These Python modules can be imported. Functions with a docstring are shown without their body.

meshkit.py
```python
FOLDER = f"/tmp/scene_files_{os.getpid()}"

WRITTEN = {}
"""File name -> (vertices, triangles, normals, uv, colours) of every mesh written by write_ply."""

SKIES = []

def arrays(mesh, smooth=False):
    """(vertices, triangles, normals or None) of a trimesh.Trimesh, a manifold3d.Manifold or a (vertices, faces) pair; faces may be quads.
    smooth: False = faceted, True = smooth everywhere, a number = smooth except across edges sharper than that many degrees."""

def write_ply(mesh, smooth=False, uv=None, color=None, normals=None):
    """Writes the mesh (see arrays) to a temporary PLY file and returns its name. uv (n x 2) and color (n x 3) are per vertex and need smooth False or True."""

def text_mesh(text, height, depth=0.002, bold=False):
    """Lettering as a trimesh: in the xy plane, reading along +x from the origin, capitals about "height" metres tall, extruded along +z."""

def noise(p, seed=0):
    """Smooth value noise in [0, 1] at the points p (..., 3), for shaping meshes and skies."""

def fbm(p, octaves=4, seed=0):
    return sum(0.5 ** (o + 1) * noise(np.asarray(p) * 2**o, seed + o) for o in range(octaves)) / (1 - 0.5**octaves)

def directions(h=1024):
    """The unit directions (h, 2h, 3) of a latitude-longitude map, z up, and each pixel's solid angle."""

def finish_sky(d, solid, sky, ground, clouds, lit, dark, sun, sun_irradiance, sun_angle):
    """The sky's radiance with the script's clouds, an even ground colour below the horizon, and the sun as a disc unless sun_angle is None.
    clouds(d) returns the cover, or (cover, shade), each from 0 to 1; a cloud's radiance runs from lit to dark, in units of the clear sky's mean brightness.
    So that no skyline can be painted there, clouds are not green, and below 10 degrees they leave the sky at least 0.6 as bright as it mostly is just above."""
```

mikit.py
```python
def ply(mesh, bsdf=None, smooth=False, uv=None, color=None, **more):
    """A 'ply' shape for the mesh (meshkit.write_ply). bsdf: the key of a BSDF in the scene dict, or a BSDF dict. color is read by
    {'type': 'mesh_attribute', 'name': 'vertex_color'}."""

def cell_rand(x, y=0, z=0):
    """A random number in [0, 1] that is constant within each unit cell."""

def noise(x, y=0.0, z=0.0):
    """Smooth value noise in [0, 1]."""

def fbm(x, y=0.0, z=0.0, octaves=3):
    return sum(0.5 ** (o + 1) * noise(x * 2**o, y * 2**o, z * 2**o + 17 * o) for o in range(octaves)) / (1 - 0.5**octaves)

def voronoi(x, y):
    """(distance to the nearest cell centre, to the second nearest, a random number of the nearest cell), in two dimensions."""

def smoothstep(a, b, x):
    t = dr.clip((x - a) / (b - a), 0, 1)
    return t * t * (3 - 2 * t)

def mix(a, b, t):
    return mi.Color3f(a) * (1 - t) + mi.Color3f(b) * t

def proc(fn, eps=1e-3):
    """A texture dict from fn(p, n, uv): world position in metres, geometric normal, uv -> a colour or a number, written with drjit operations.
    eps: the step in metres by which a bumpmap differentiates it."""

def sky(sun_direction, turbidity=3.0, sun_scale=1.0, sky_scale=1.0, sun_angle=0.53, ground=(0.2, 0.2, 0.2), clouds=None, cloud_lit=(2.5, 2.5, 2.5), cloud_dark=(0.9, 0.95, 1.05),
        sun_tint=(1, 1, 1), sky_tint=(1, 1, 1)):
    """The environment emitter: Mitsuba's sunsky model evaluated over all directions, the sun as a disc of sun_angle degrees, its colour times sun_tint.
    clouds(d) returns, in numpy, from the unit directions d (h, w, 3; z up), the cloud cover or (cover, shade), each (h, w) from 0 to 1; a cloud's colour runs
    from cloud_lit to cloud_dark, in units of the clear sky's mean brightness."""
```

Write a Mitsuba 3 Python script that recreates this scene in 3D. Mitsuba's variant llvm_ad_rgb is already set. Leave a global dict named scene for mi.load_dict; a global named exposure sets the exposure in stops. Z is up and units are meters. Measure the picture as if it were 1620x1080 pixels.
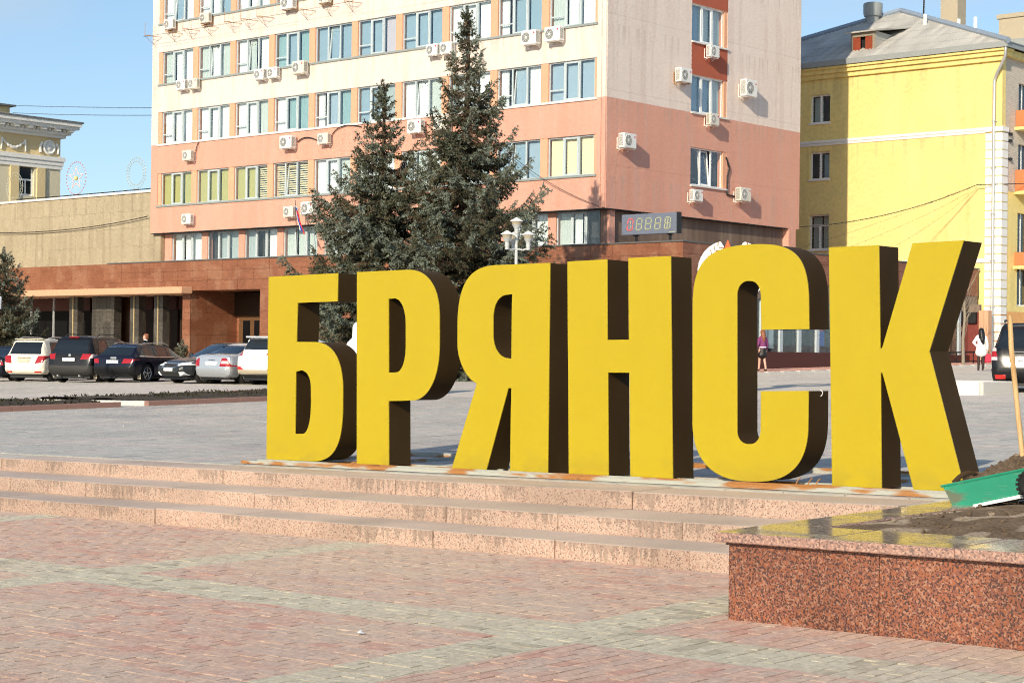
import math, random
import numpy as np, trimesh, manifold3d as m3, shapely.geometry as sg, shapely.ops as so
import drjit as dr, mitsuba as mi, mikit, meshkit
from mikit import noise, fbm, voronoi, cell_rand, smoothstep, mix
T = mi.ScalarTransform4f
rng = np.random.default_rng(7)
random.seed(7)
scene, labels = {}, {}

# ------------------------------------------------------------------ camera, sky, exposure
EYE = [0, 0, 1.6]
FWD = np.array([-0.65664965, 0.75415564, 0.00777826])
scene['camera'] = {'type': 'perspective', 'fov': 31.62, 'fov_axis': 'x', 'near_clip': 0.1, 'far_clip': 3000.0,
                   'to_world': T().look_at(origin=EYE, target=(np.array(EYE) + FWD * 10).tolist(), up=[-0.00390294, -0.01371114, 0.99989838])}
SUN = [0.262, -0.887, 0.380]


def clouds(d):
    q = d / np.maximum(d[..., 2:3] + 0.12, 0.05)
    c = meshkit.fbm(np.stack([q[..., 0] * 0.9, q[..., 1] * 1.5, q[..., 2] * 0], -1), 5, 3)
    return np.clip((c - 0.47) * 1.5, 0, 0.42) * np.clip(d[..., 2] * 12, 0, 1)


scene['daylight'] = mikit.sky(SUN, turbidity=3, sun_scale=1.0, sky_scale=1.42, clouds=clouds, cloud_lit=(1.7, 1.72, 1.75), cloud_dark=(1.2, 1.22, 1.26), sky_tint=(0.92, 0.965, 1.05), sun_tint=(0.90, 1.05, 1.36))
exposure = 2.0


# ------------------------------------------------------------------ bookkeeping
def uniq(key):
    if key not in used:
        used.add(key)
        return key
    n = counter.get(key, 0)
    while True:
        n += 1
        k = f'{key}_{n:03d}'
        if k not in used:
            used.add(k)
            counter[key] = n
            return k


used, counter = set(), {}


def tag(key, label=None, cat=None, group=None, kind=None):
    e = labels.setdefault(key, {})
    for k, v in (('label', label), ('category', cat), ('group', group), ('kind', kind)):
        if v:
            e[k] = v
    return key


def thing(name, label, cat, group=None):
    return tag(uniq(name), label, cat, group)


def put(name, mesh, mat, parent=None, smooth=False, label=None, kind=None, to_world=None, color=None):
    """One shape entry; mesh may be a ready ply dict that is reused."""
    key = uniq(f'{parent}__{name}' if parent else name)
    d = mesh if isinstance(mesh, dict) else mikit.ply(mesh, mat, smooth, color=color)
    if mat is not None and isinstance(mesh, dict):
        d = {**d, 'bsdf': {'type': 'ref', 'id': mat}}
    if to_world is not None:
        d = {**d, 'to_world': to_world}
    scene[key] = d
    if label or kind:
        tag(key, label, None, None, kind)
    return key


# ------------------------------------------------------------------ mesh helpers
BF = np.array([[0, 2, 1], [0, 3, 2], [4, 5, 6], [4, 6, 7], [0, 1, 5], [0, 5, 4], [1, 2, 6], [1, 6, 5], [2, 3, 7], [2, 7, 6], [3, 0, 4], [3, 4, 7]])


def box(x0, x1, y0, y1, z0, z1):
    return trimesh.Trimesh(np.array([[x0, y0, z0], [x1, y0, z0], [x1, y1, z0], [x0, y1, z0], [x0, y0, z1], [x1, y0, z1], [x1, y1, z1], [x0, y1, z1]], float), BF, process=False)


def cbox(x0, x1, y0, y1, z0, z1, c=0.01):
    """A box with chamfered edges."""
    p = []
    for a in (0, 1):
        for b in (0, 1):
            for e in (0, 1):
                X, Y, Z = (x0, x1)[a], (y0, y1)[b], (z0, z1)[e]
                sx, sy, sz = c * (1 - 2 * a), c * (1 - 2 * b), c * (1 - 2 * e)
                p += [[X + sx, Y + sy, Z], [X + sx, Y, Z + sz], [X, Y + sy, Z + sz]]
    return trimesh.convex.convex_hull(np.array(p))


def cat(ms):
    ms = [m for m in ms if m is not None]
    vs, fs, n = [], [], 0
    for m in ms:
        vs.append(np.asarray(m.vertices)); fs.append(np.asarray(m.faces) + n); n += len(m.vertices)
    return trimesh.Trimesh(np.vstack(vs), np.vstack(fs), process=False)


def xf(m, t=(0, 0, 0), rz=0.0, rx=0.0, ry=0.0, s=1.0):
    v = np.asarray(m.vertices) * s
    for ang, (i, j) in ((rx, (1, 2)), (ry, (2, 0)), (rz, (0, 1))):
        if ang:
            c, w = math.cos(ang), math.sin(ang)
            v = v.copy(); a, b = v[:, i].copy(), v[:, j].copy()
            v[:, i], v[:, j] = c * a - w * b, w * a + c * b
    return trimesh.Trimesh(v + np.array(t), m.faces, process=False)


def bar(p, q, r, n=6, r2=None):
    return tube([p, q], [r, r if r2 is None else r2], n)


def tube(path, rad, n=6, cap=True):
    P = np.asarray(path, float)
    R = np.broadcast_to(np.asarray(rad, float), (len(P),))
    t = np.gradient(P, axis=0)
    t /= np.linalg.norm(t, axis=1, keepdims=True) + 1e-12
    a = np.cross(t[0], [0, 0, 1.0])
    if np.linalg.norm(a) < 1e-3:
        a = np.array([1.0, 0, 0])
    vs = []
    ang = np.arange(n) * 2 * np.pi / n
    for i in range(len(P)):
        a = a - t[i] * (a @ t[i]); a /= np.linalg.norm(a) + 1e-12
        b = np.cross(t[i], a)
        vs.append(P[i] + R[i] * (np.cos(ang)[:, None] * a + np.sin(ang)[:, None] * b))
    f = []
    for i in range(len(P) - 1):
        for k in range(n):
            k2 = (k + 1) % n
            f += [[i * n + k, i * n + k2, (i + 1) * n + k2], [i * n + k, (i + 1) * n + k2, (i + 1) * n + k]]
    v = np.vstack(vs)
    if cap:
        v = np.vstack([v, P[0], P[-1]])
        c0, c1, L = len(v) - 2, len(v) - 1, (len(P) - 1) * n
        for k in range(n):
            k2 = (k + 1) % n
            f += [[c0, k2, k], [c1, L + k, L + k2]]
    return trimesh.Trimesh(v, np.array(f), process=False)


def lathe(prof, n=20):
    prof = np.asarray(prof, float)
    ang = np.arange(n) * 2 * np.pi / n
    v = np.concatenate([np.stack([r * np.cos(ang), r * np.sin(ang), np.full(n, z)], 1) for r, z in prof])
    f = []
    for i in range(len(prof) - 1):
        for k in range(n):
            k2 = (k + 1) % n
            f += [[i * n + k, i * n + k2, (i + 1) * n + k2], [i * n + k, (i + 1) * n + k2, (i + 1) * n + k]]
    v = np.vstack([v, [0, 0, prof[0, 1]], [0, 0, prof[-1, 1]]])
    c0, c1, L = len(v) - 2, len(v) - 1, (len(prof) - 1) * n
    for k in range(n):
        k2 = (k + 1) % n
        f += [[c0, k2, k], [c1, L + k, L + k2]]
    return trimesh.Trimesh(v, np.array(f), process=False)


def prism(poly, depth):
    """Polygon in (x, z) extruded along y from 0 to depth."""
    if not isinstance(poly, sg.Polygon):
        poly = sg.Polygon(poly)
    m = trimesh.creation.extrude_polygon(poly, depth, engine='earcut')
    v = np.asarray(m.vertices)
    return trimesh.Trimesh(np.stack([v[:, 0], depth - v[:, 2], v[:, 1]], 1), m.faces, process=False)


def quadgrid(nx, ny, fn):
    """Grid mesh from fn(u, v) -> (n,3), u, v in 0..1."""
    u, v = np.meshgrid(np.linspace(0, 1, nx), np.linspace(0, 1, ny), indexing='ij')
    P = fn(u.ravel(), v.ravel())
    f = []
    i = np.arange(nx * ny).reshape(nx, ny)
    a, b, c, d = i[:-1, :-1].ravel(), i[1:, :-1].ravel(), i[1:, 1:].ravel(), i[:-1, 1:].ravel()
    return trimesh.Trimesh(P, np.vstack([np.stack([a, b, c], 1), np.stack([a, c, d], 1)]), process=False)


# the square is not level: it climbs to the right along x and a little away from the camera
SX, SY, RISE = 0.0157, 0.010, 0.15
Y1, Y2, Y3 = 11.26, 11.87, 12.58


def sstep(a, b, x):
    t = np.clip((x - a) / (b - a), 0, 1)
    return t * t * (3 - 2 * t)


def plane(x, y):
    return SX * np.asarray(x, float) + SY * np.asarray(y, float)


def extra(x, y):
    e = np.maximum(0, np.asarray(y, float) - 15.0)
    r = np.where(e < 6, e * e / 12, e - 3) * 0.010
    r = np.where(r > 0.72, 0.72 + (r - 0.72) * 0.15, r)
    return r + 0.22 * sstep(-36, -52, np.asarray(x, float)) * sstep(31, 39, y) + 0.10 * sstep(-42, -34, np.asarray(x, float)) * sstep(52, 66, y)


def ground_z(x, y):
    """Height of the upper square and all that lies beyond."""
    return 3 * RISE + plane(np.maximum(x, -140), np.minimum(y, 110)) + extra(x, np.minimum(y, 110))


def lay(m, upper=False):
    """Puts a mesh whose z is counted from the sloping ground onto it."""
    v = np.asarray(m.vertices).copy()
    v[:, 2] += (plane(v[:, 0], v[:, 1]) + (extra(v[:, 0], v[:, 1]) if upper else 0))
    return trimesh.Trimesh(v, m.faces, process=False)
# ------------------------------------------------------------------ materials
def mat(name, color, rough=0.6, spec=0.4, metal=0.0, bump=None, bump_scale=1.0, eps=2e-3, **kw):
    c = color if isinstance(color, dict) else {'type': 'rgb', 'value': list(color)}
    r = rough if isinstance(rough, (dict, float)) else float(rough)
    d = {'type': 'principled', 'base_color': c, 'roughness': r, 'specular': spec, 'metallic': metal, **kw}
    if bump is not None:
        d = {'type': 'bumpmap', 'arbitrary': mikit.proc(bump, eps), 'scale': bump_scale, 'bsdf': d}
    scene['m_' + name] = {'type': 'twosided', 'bsdf': d}


def face_uv(p, n):
    """Two coordinates in the plane of an axis-aligned face."""
    top = dr.abs(n.z) > 0.6
    side = dr.abs(n.y) > 0.6
    return dr.select(top | side, p.x, p.y), dr.select(top, p.y, p.z)


def C(*v):
    return mi.Color3f(*v)


def speck(scale, cols, dark, amount, p, n):
    a, b = face_uv(p, n)
    d1, d2, w = voronoi(a / scale, b / scale)
    base = mix(cols[0], cols[1], smoothstep(0.25, 0.75, w))
    base = mix(base, dark, dr.select(cell_rand(w * 9973, 3) < amount, 1.0, 0.0) * 0.9)
    return base


def f_step(p, n, uv):
    a, b = face_uv(p, n)
    d1, d2, w = voronoi(a / 0.010, b / 0.010)
    c = mix((0.48, 0.355, 0.275), (0.40, 0.255, 0.195), smoothstep(0.3, 0.7, w))
    c = mix(c, (0.17, 0.115, 0.095), dr.select(w > 0.88, 0.75, 0.0))
    top = dr.abs(n.z) > 0.6
    # trodden tops are greyer; faces carry dark drip stains from the nosing
    c = dr.select(top, mix(c, (0.42, 0.345, 0.29), 0.75), c)
    h = (p.z - 0.0157 * p.x - 0.010 * p.y) / 0.15
    h = h - dr.floor(h - 0.001)
    reach = noise(p.x * 48.0, dr.floor(p.y * 1.6) * 7.0, 2.0) * smoothstep(0.30, 0.75, noise(p.x * 2.1, dr.floor(p.y * 1.6) * 5.0, 5.0))
    drip = smoothstep(0.0, 0.35, h - 1.05 + reach * 1.35) * (0.55 + 0.45 * noise(p.x * 70, p.z * 14, 3.0))
    c = dr.select(top, c, mix(c, (0.17, 0.13, 0.105), drip * 0.6))
    return c * (0.82 + 0.36 * noise(p.x * 1.7, p.y * 2.0, p.z * 3))


def f_granite(p, n, uv):
    a, b = face_uv(p, n)
    d1, d2, w = voronoi(a / 0.013, b / 0.013)
    e1, e2, w2 = voronoi(a / 0.0085 + 7.3, b / 0.0085)
    c = mix((0.275, 0.095, 0.047), (0.195, 0.075, 0.052), smoothstep(0.3, 0.6, w))
    c = mix(c, (0.36, 0.18, 0.115), dr.select(w > 0.78, 0.8, 0.0))
    c = mix(c, (0.05, 0.028, 0.024), dr.select(w2 < 0.30, 0.85, 0.0))
    return c * (0.85 + 0.3 * noise(a * 2.3, b * 2.3))


def f_granite_light(p, n, uv):
    a, b = face_uv(p, n)
    d1, d2, w = voronoi(a / 0.010, b / 0.010)
    c = mix((0.50, 0.31, 0.235), (0.35, 0.20, 0.155), smoothstep(0.3, 0.6, w))
    c = mix(c, (0.13, 0.09, 0.085), dr.select(w < 0.22, 0.85, 0.0))
    return c


def f_coping(p, n, uv):
    d1, d2, w = voronoi(p.x / 0.016, p.y / 0.016)
    c = mix((0.34, 0.275, 0.215), (0.27, 0.215, 0.17), smoothstep(0.3, 0.6, w))
    return mix(c, (0.06, 0.05, 0.05), dr.select(w < 0.25, 0.7, 0.0))


def f_paver(p, n, uv):
    # rows run along x left of the joint strip, along y right of it
    along = p.x < -6.47
    a = dr.select(along, p.x, p.y) / 0.2
    b = dr.select(along, p.y, p.x) / 0.1
    row = dr.floor(b)
    k = cell_rand(dr.floor(a + 0.5 * (row - 2 * dr.floor(row / 2))), row, 1)
    k2 = cell_rand(dr.floor(a + 0.5 * (row - 2 * dr.floor(row / 2))), row, 2)
    red = mix((0.44, 0.285, 0.225), (0.475, 0.335, 0.260), k)
    red = mix(red, (0.42, 0.32, 0.27), dr.select(k2 > 0.7, 0.6, 0.0))
    red = mix(red, (0.43, 0.235, 0.185), dr.select(k2 < 0.10, 0.7, 0.0))
    grey = mix((0.42, 0.375, 0.285), (0.46, 0.42, 0.325), k)
    grey = mix(grey, (0.25, 0.22, 0.16), dr.select(k2 > 0.90, 0.5, 0.0))
    wob = 0.06 * (noise(p.x * 3, p.y * 3) - 0.5)
    x = p.x + 11.45 + 60 * 4.75
    band = dr.abs(x - 4.75 * dr.floor(x / 4.75 + 0.5) + wob) < 0.25
    y = p.y - 8.25 + 60 * 4.75
    band = band | (dr.abs(y - 4.75 * dr.floor(y / 4.75 + 0.5) + wob) < 0.29)
    c = dr.select(band, grey, red)
    dust = smoothstep(0.3, 0.75, fbm(p.x * 0.9, p.y * 0.9, 1.0)) * 0.45
    c = mix(c, (0.47, 0.385, 0.295), dust)
    return c * (0.86 + 0.28 * noise(p.x * 40, p.y * 40))


def f_slab(p, n, uv):
    k = cell_rand(dr.floor(p.x / 0.6), dr.floor(p.y / 0.6), 3)
    c = mix((0.355, 0.335, 0.30), (0.385, 0.363, 0.325), k)
    c = mix(c, (0.42, 0.36, 0.33), dr.select(k > 0.93, 0.8, 0.0))
    x, y = p.x + 600.0, p.y + 600.0
    band = (dr.abs(x - 5.4 * dr.floor(x / 5.4 + 0.5)) < 0.32) | (dr.abs(y - 5.4 * dr.floor(y / 5.4 + 0.5)) < 0.32)
    c = dr.select(band, mix(c, (0.43, 0.375, 0.335), 0.7), c)
    c = mix(c, (0.22, 0.205, 0.20), smoothstep(0.5, 0.8, fbm(p.x * 0.35, p.y * 0.35)) * 0.4)
    return c * (0.88 + 0.24 * noise(p.x * 9, p.y * 9))


def f_ground(p, n, uv):
    road = smoothstep(-41.2, -40.6, p.x)
    c = mix((0.355, 0.325, 0.285), (0.41, 0.375, 0.33), noise(p.x * 0.6, p.y * 0.6))
    c = mix(c, (0.42, 0.37, 0.34), smoothstep(0.55, 0.7, noise(p.x * 0.1, p.y * 0.55, 2)) * 0.6)
    return c * (0.9 + 0.2 * noise(p.x * 7, p.y * 7))


def f_bed_sand(p, n, uv):
    return mix((0.46, 0.385, 0.295), (0.40, 0.335, 0.255), noise(p.x * 30, p.y * 30))


def f_soil(p, n, uv):
    c = mix((0.085, 0.058, 0.038), (0.15, 0.108, 0.072), fbm(p.x * 9, p.y * 9, p.z * 9))
    c = mix(c, (0.34, 0.27, 0.20), smoothstep(0.62, 0.75, noise(p.x * 5, p.y * 5, 3)) * 0.6)
    return c * (0.6 + 0.8 * noise(p.x * 70, p.y * 70, p.z * 70))


def f_tower(p, n, uv):
    stain = fbm(p.x * 2.2 + p.y * 2.2, p.z * 0.22, 1.0)
    cream = mix((0.72, 0.60, 0.525), (0.78, 0.67, 0.60), stain)
    salmon = mix((0.62, 0.305, 0.225), (0.68, 0.36, 0.27), stain)
    c = dr.select(p.z > 12.93, cream, salmon)
    c = mix(c, (0.55, 0.40, 0.33), smoothstep(0.55, 0.8, noise(p.x * 5 + p.y * 5, p.z * 0.35)) * 0.22)
    # grime running down from the sill ledges
    hb = (9.55 - p.z) / 3.325
    hb = (hb - dr.floor(hb)) * 3.325
    run = smoothstep(1.25, 0.05, hb) * smoothstep(0.56, 0.80, noise(p.x * 7 + p.y * 7, p.z * 0.15, 4.0))
    c = mix(c, (0.42, 0.32, 0.26), run * 0.30)
    # joint lines of the wall panels
    jy = p.y * 1.0 + p.x * 1.0
    j = dr.abs(p.z - 3.31 * dr.floor(p.z / 3.31 + 0.5) - 0.05) < 0.02
    c = mix(c, c * 0.86, dr.select(j & (dr.abs(n.x) > 0.5), 0.8, 0.0))
    return c * (0.94 + 0.12 * noise(p.x * 13, p.y * 13, p.z * 13))


def f_beige(p, n, uv):
    k = cell_rand(dr.floor(p.x / 0.66), dr.floor((p.z - 6.5) / 1.0), 7)
    c = mix((0.38, 0.315, 0.215), (0.42, 0.35, 0.245), k)
    c = mix(c, (0.31, 0.25, 0.17), smoothstep(0.5, 0.8, noise(p.x * 3.5, p.z * 0.5)) * 0.5)
    return c * (0.9 + 0.2 * noise(p.x * 8, p.y * 8, p.z * 8))


def f_podium(p, n, uv):
    a = p.x + p.y * 0.99
    k = cell_rand(dr.floor(a / 1.2), dr.floor(p.z / 0.55), 5)
    c = mix((0.22, 0.082, 0.042), (0.27, 0.108, 0.058), k)
    c = mix(c, (0.32, 0.16, 0.095), smoothstep(0.55, 0.8, noise(a * 2.0, p.z * 1.4)) * 0.5)
    return c * (0.8 + 0.4 * noise(p.x * 11, p.y * 11, p.z * 11))


def f_dark_stone(p, n, uv):
    a = p.x + p.y * 0.99
    k = cell_rand(dr.floor(a / 0.7), dr.floor(p.z / 0.8), 5)
    return mix((0.05, 0.043, 0.036), (0.095, 0.083, 0.071), k) * (0.75 + 0.5 * noise(p.x * 9, p.y * 9, p.z * 9))


def f_brown(p, n, uv):
    a = p.x + p.y * 0.99
    k = cell_rand(dr.floor(a / 0.9), dr.floor(p.z / 2.0), 5)
    return mix((0.15, 0.105, 0.08), (0.21, 0.155, 0.12), k) * (0.8 + 0.4 * noise(a * 6, p.z * 0.8))


def f_yellow(p, n, uv):
    c = mix((0.78, 0.62, 0.23), (0.80, 0.66, 0.28), fbm(p.x * 0.8, p.z * 0.5))
    c = mix(c, (0.72, 0.33, 0.13), dr.select((p.z < 4.2) & (p.x + p.y > 30), 0.8, 0.0))
    streak = smoothstep(0.52, 0.8, noise(p.x * 3.2 + p.y * 3.2, p.z * 0.22, 3.0)) * smoothstep(0.3, 0.7, noise(p.x * 0.5, p.z * 0.3, 6.0))
    c = mix(c, c * 0.80, streak * 0.5)
    hb = dr.select(p.z > 13.46, 17.15 - p.z, 13.46 - p.z)
    run = smoothstep(1.6, 0.0, hb) * smoothstep(0.55, 0.8, noise(p.x * 6 + p.y * 6, p.z * 0.2, 4.0))
    c = mix(c, (0.50, 0.40, 0.20), run * 0.35)
    return c * (0.93 + 0.14 * noise(p.x * 7, p.y * 7, p.z * 7))


def f_brick(p, n, uv):
    a = (p.x + p.y) / 0.26
    b = p.z / 0.085
    row = dr.floor(b)
    aa = a + 0.5 * (row - 2 * dr.floor(row / 2))
    k = cell_rand(dr.floor(aa), row, 2)
    c = mix((0.56, 0.49, 0.40), (0.64, 0.57, 0.47), k)
    joint = ((b - row) < 0.16) | ((aa - dr.floor(aa)) < 0.07)
    return dr.select(joint, c * 0.62, c)


def f_roof(p, n, uv):
    c = mix((0.40, 0.385, 0.35), (0.48, 0.46, 0.42), noise(p.x * 1.3, p.y * 0.7))
    row = p.z / 0.62
    e = row - dr.floor(row) < 0.07
    return mix(c, c * 0.72, dr.select(e, 0.8, 0.0)) * (0.85 + 0.3 * noise(p.x * 3, p.y * 0.8))


def f_rust(p, n, uv):
    r = smoothstep(0.44, 0.58, fbm(p.x * 2.6, p.y * 5, p.z * 9))
    c = mix((0.40, 0.40, 0.35), (0.36, 0.155, 0.045), r)
    return mix(c, (0.20, 0.08, 0.03), smoothstep(0.66, 0.78, fbm(p.x * 8, p.y * 8, p.z * 9 + 3)) * r)


def f_rust2(p, n, uv):
    return mix((0.45, 0.30, 0.17), (0.30, 0.15, 0.07), noise(p.x * 7, p.y * 7, p.z * 7))


def f_face(p, n, uv):
    c = mix((0.440, 0.324, 0.009), (0.462, 0.346, 0.012), fbm(p.x * 1.3, p.z * 1.3, p.y))
    c = mix(c, c * 0.96, smoothstep(0.45, 0.8, noise(p.x * 4, p.z * 1.2)) * 0.3)
    dirt = smoothstep(0.30, 0.0, p.z - 0.0157 * p.x - 0.010 * p.y - 0.50) * smoothstep(0.35, 0.7, fbm(p.x * 5, p.z * 9, 1.0))
    c = mix(c, (0.30, 0.22, 0.03), dirt * 0.35)
    return c * (0.985 + 0.03 * noise(p.x * 45, p.z * 45, p.y))


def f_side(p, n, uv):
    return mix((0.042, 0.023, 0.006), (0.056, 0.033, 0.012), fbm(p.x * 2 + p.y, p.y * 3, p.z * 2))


def f_green(p, n, uv):
    c = mix((0.018, 0.215, 0.125), (0.026, 0.28, 0.165), fbm(p.x * 4, p.y * 4, p.z * 4))
    m = smoothstep(0.56, 0.72, fbm(p.x * 6, p.y * 6, p.z * 8 + 2))
    scr = smoothstep(0.72, 0.76, noise(p.x * 9, p.y * 9, p.z * 160))
    c = mix(c, (0.16, 0.26, 0.20), scr * 0.5)
    return mix(c, (0.14, 0.11, 0.075), m * 0.8)


def f_needle(p, n, uv):
    k = noise(p.x * 1.6, p.y * 1.6, p.z * 1.6)
    c = mix((0.050, 0.052, 0.028), (0.098, 0.102, 0.062), smoothstep(0.3, 0.75, k))
    return mix(c, (0.13, 0.10, 0.06), smoothstep(0.54, 0.76, noise(p.x * 2.7, p.y * 2.7, p.z * 3.5 + 9)) * 0.6)


def f_wood(p, n, uv):
    return mix((0.62, 0.40, 0.19), (0.48, 0.28, 0.12), smoothstep(0.4, 0.8, noise(p.x * 60, p.y * 60, p.z * 2.5)))


def f_car_dirt(p, n, uv):
    return mix((0.05, 0.045, 0.04), (0.10, 0.09, 0.075), noise(p.x * 8, p.y * 8, p.z * 8))


P = mikit.proc
mat('step', P(f_step), 0.62, 0.35, bump=lambda p, n, uv: noise(p.x * 90, p.y * 90, p.z * 90), bump_scale=0.002)
mat('granite', P(f_granite), 0.42, 0.5, bump=lambda p, n, uv: noise(p.x * 45, p.y * 45, p.z * 45), bump_scale=0.0022)
mat('granite_light', P(f_granite_light), 0.5, 0.5)
mat('coping', P(f_coping), P(lambda p, n, uv: 0.11 + 0.16 * smoothstep(0.45, 0.75, fbm(p.x * 5, p.y * 5, 2.0))), 0.45)
mat('paver', P(f_paver), 0.75, 0.3, bump=lambda p, n, uv: noise(p.x * 60, p.y * 60), bump_scale=0.002)
mat('slab', P(f_slab), 0.55, 0.4)
mat('asphalt', P(f_ground), 0.7, 0.3)
mat('bed_sand', P(f_bed_sand), 0.9, 0.1)
mat('soil', P(f_soil), 0.95, 0.1)
mat('tower', P(f_tower), 0.85, 0.2, bump=lambda p, n, uv: noise(p.x * 9, p.y * 9, p.z * 9), bump_scale=0.01, eps=0.02)
mat('beige', P(f_beige), 0.8, 0.2)
mat('podium', P(f_podium), 0.5, 0.35)
mat('dark_stone', P(f_dark_stone), 0.35, 0.45)
mat('brown', P(f_brown), 0.7, 0.3)
mat('yellow', P(f_yellow), 0.85, 0.2)
mat('brick', P(f_brick), 0.85, 0.2)
mat('roof', P(f_roof), 0.7, 0.3)
mat('rail', P(f_rust), 0.6, 0.4)
mat('rust', P(f_rust2), 0.8, 0.3)
mat('face', P(f_face), 0.36, 0.4)
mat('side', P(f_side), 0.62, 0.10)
mat('green', P(f_green), 0.38, 0.5)
mat('needle', P(f_needle), 0.6, 0.3)
mat('wood', P(f_wood), 0.6, 0.3)
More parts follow.
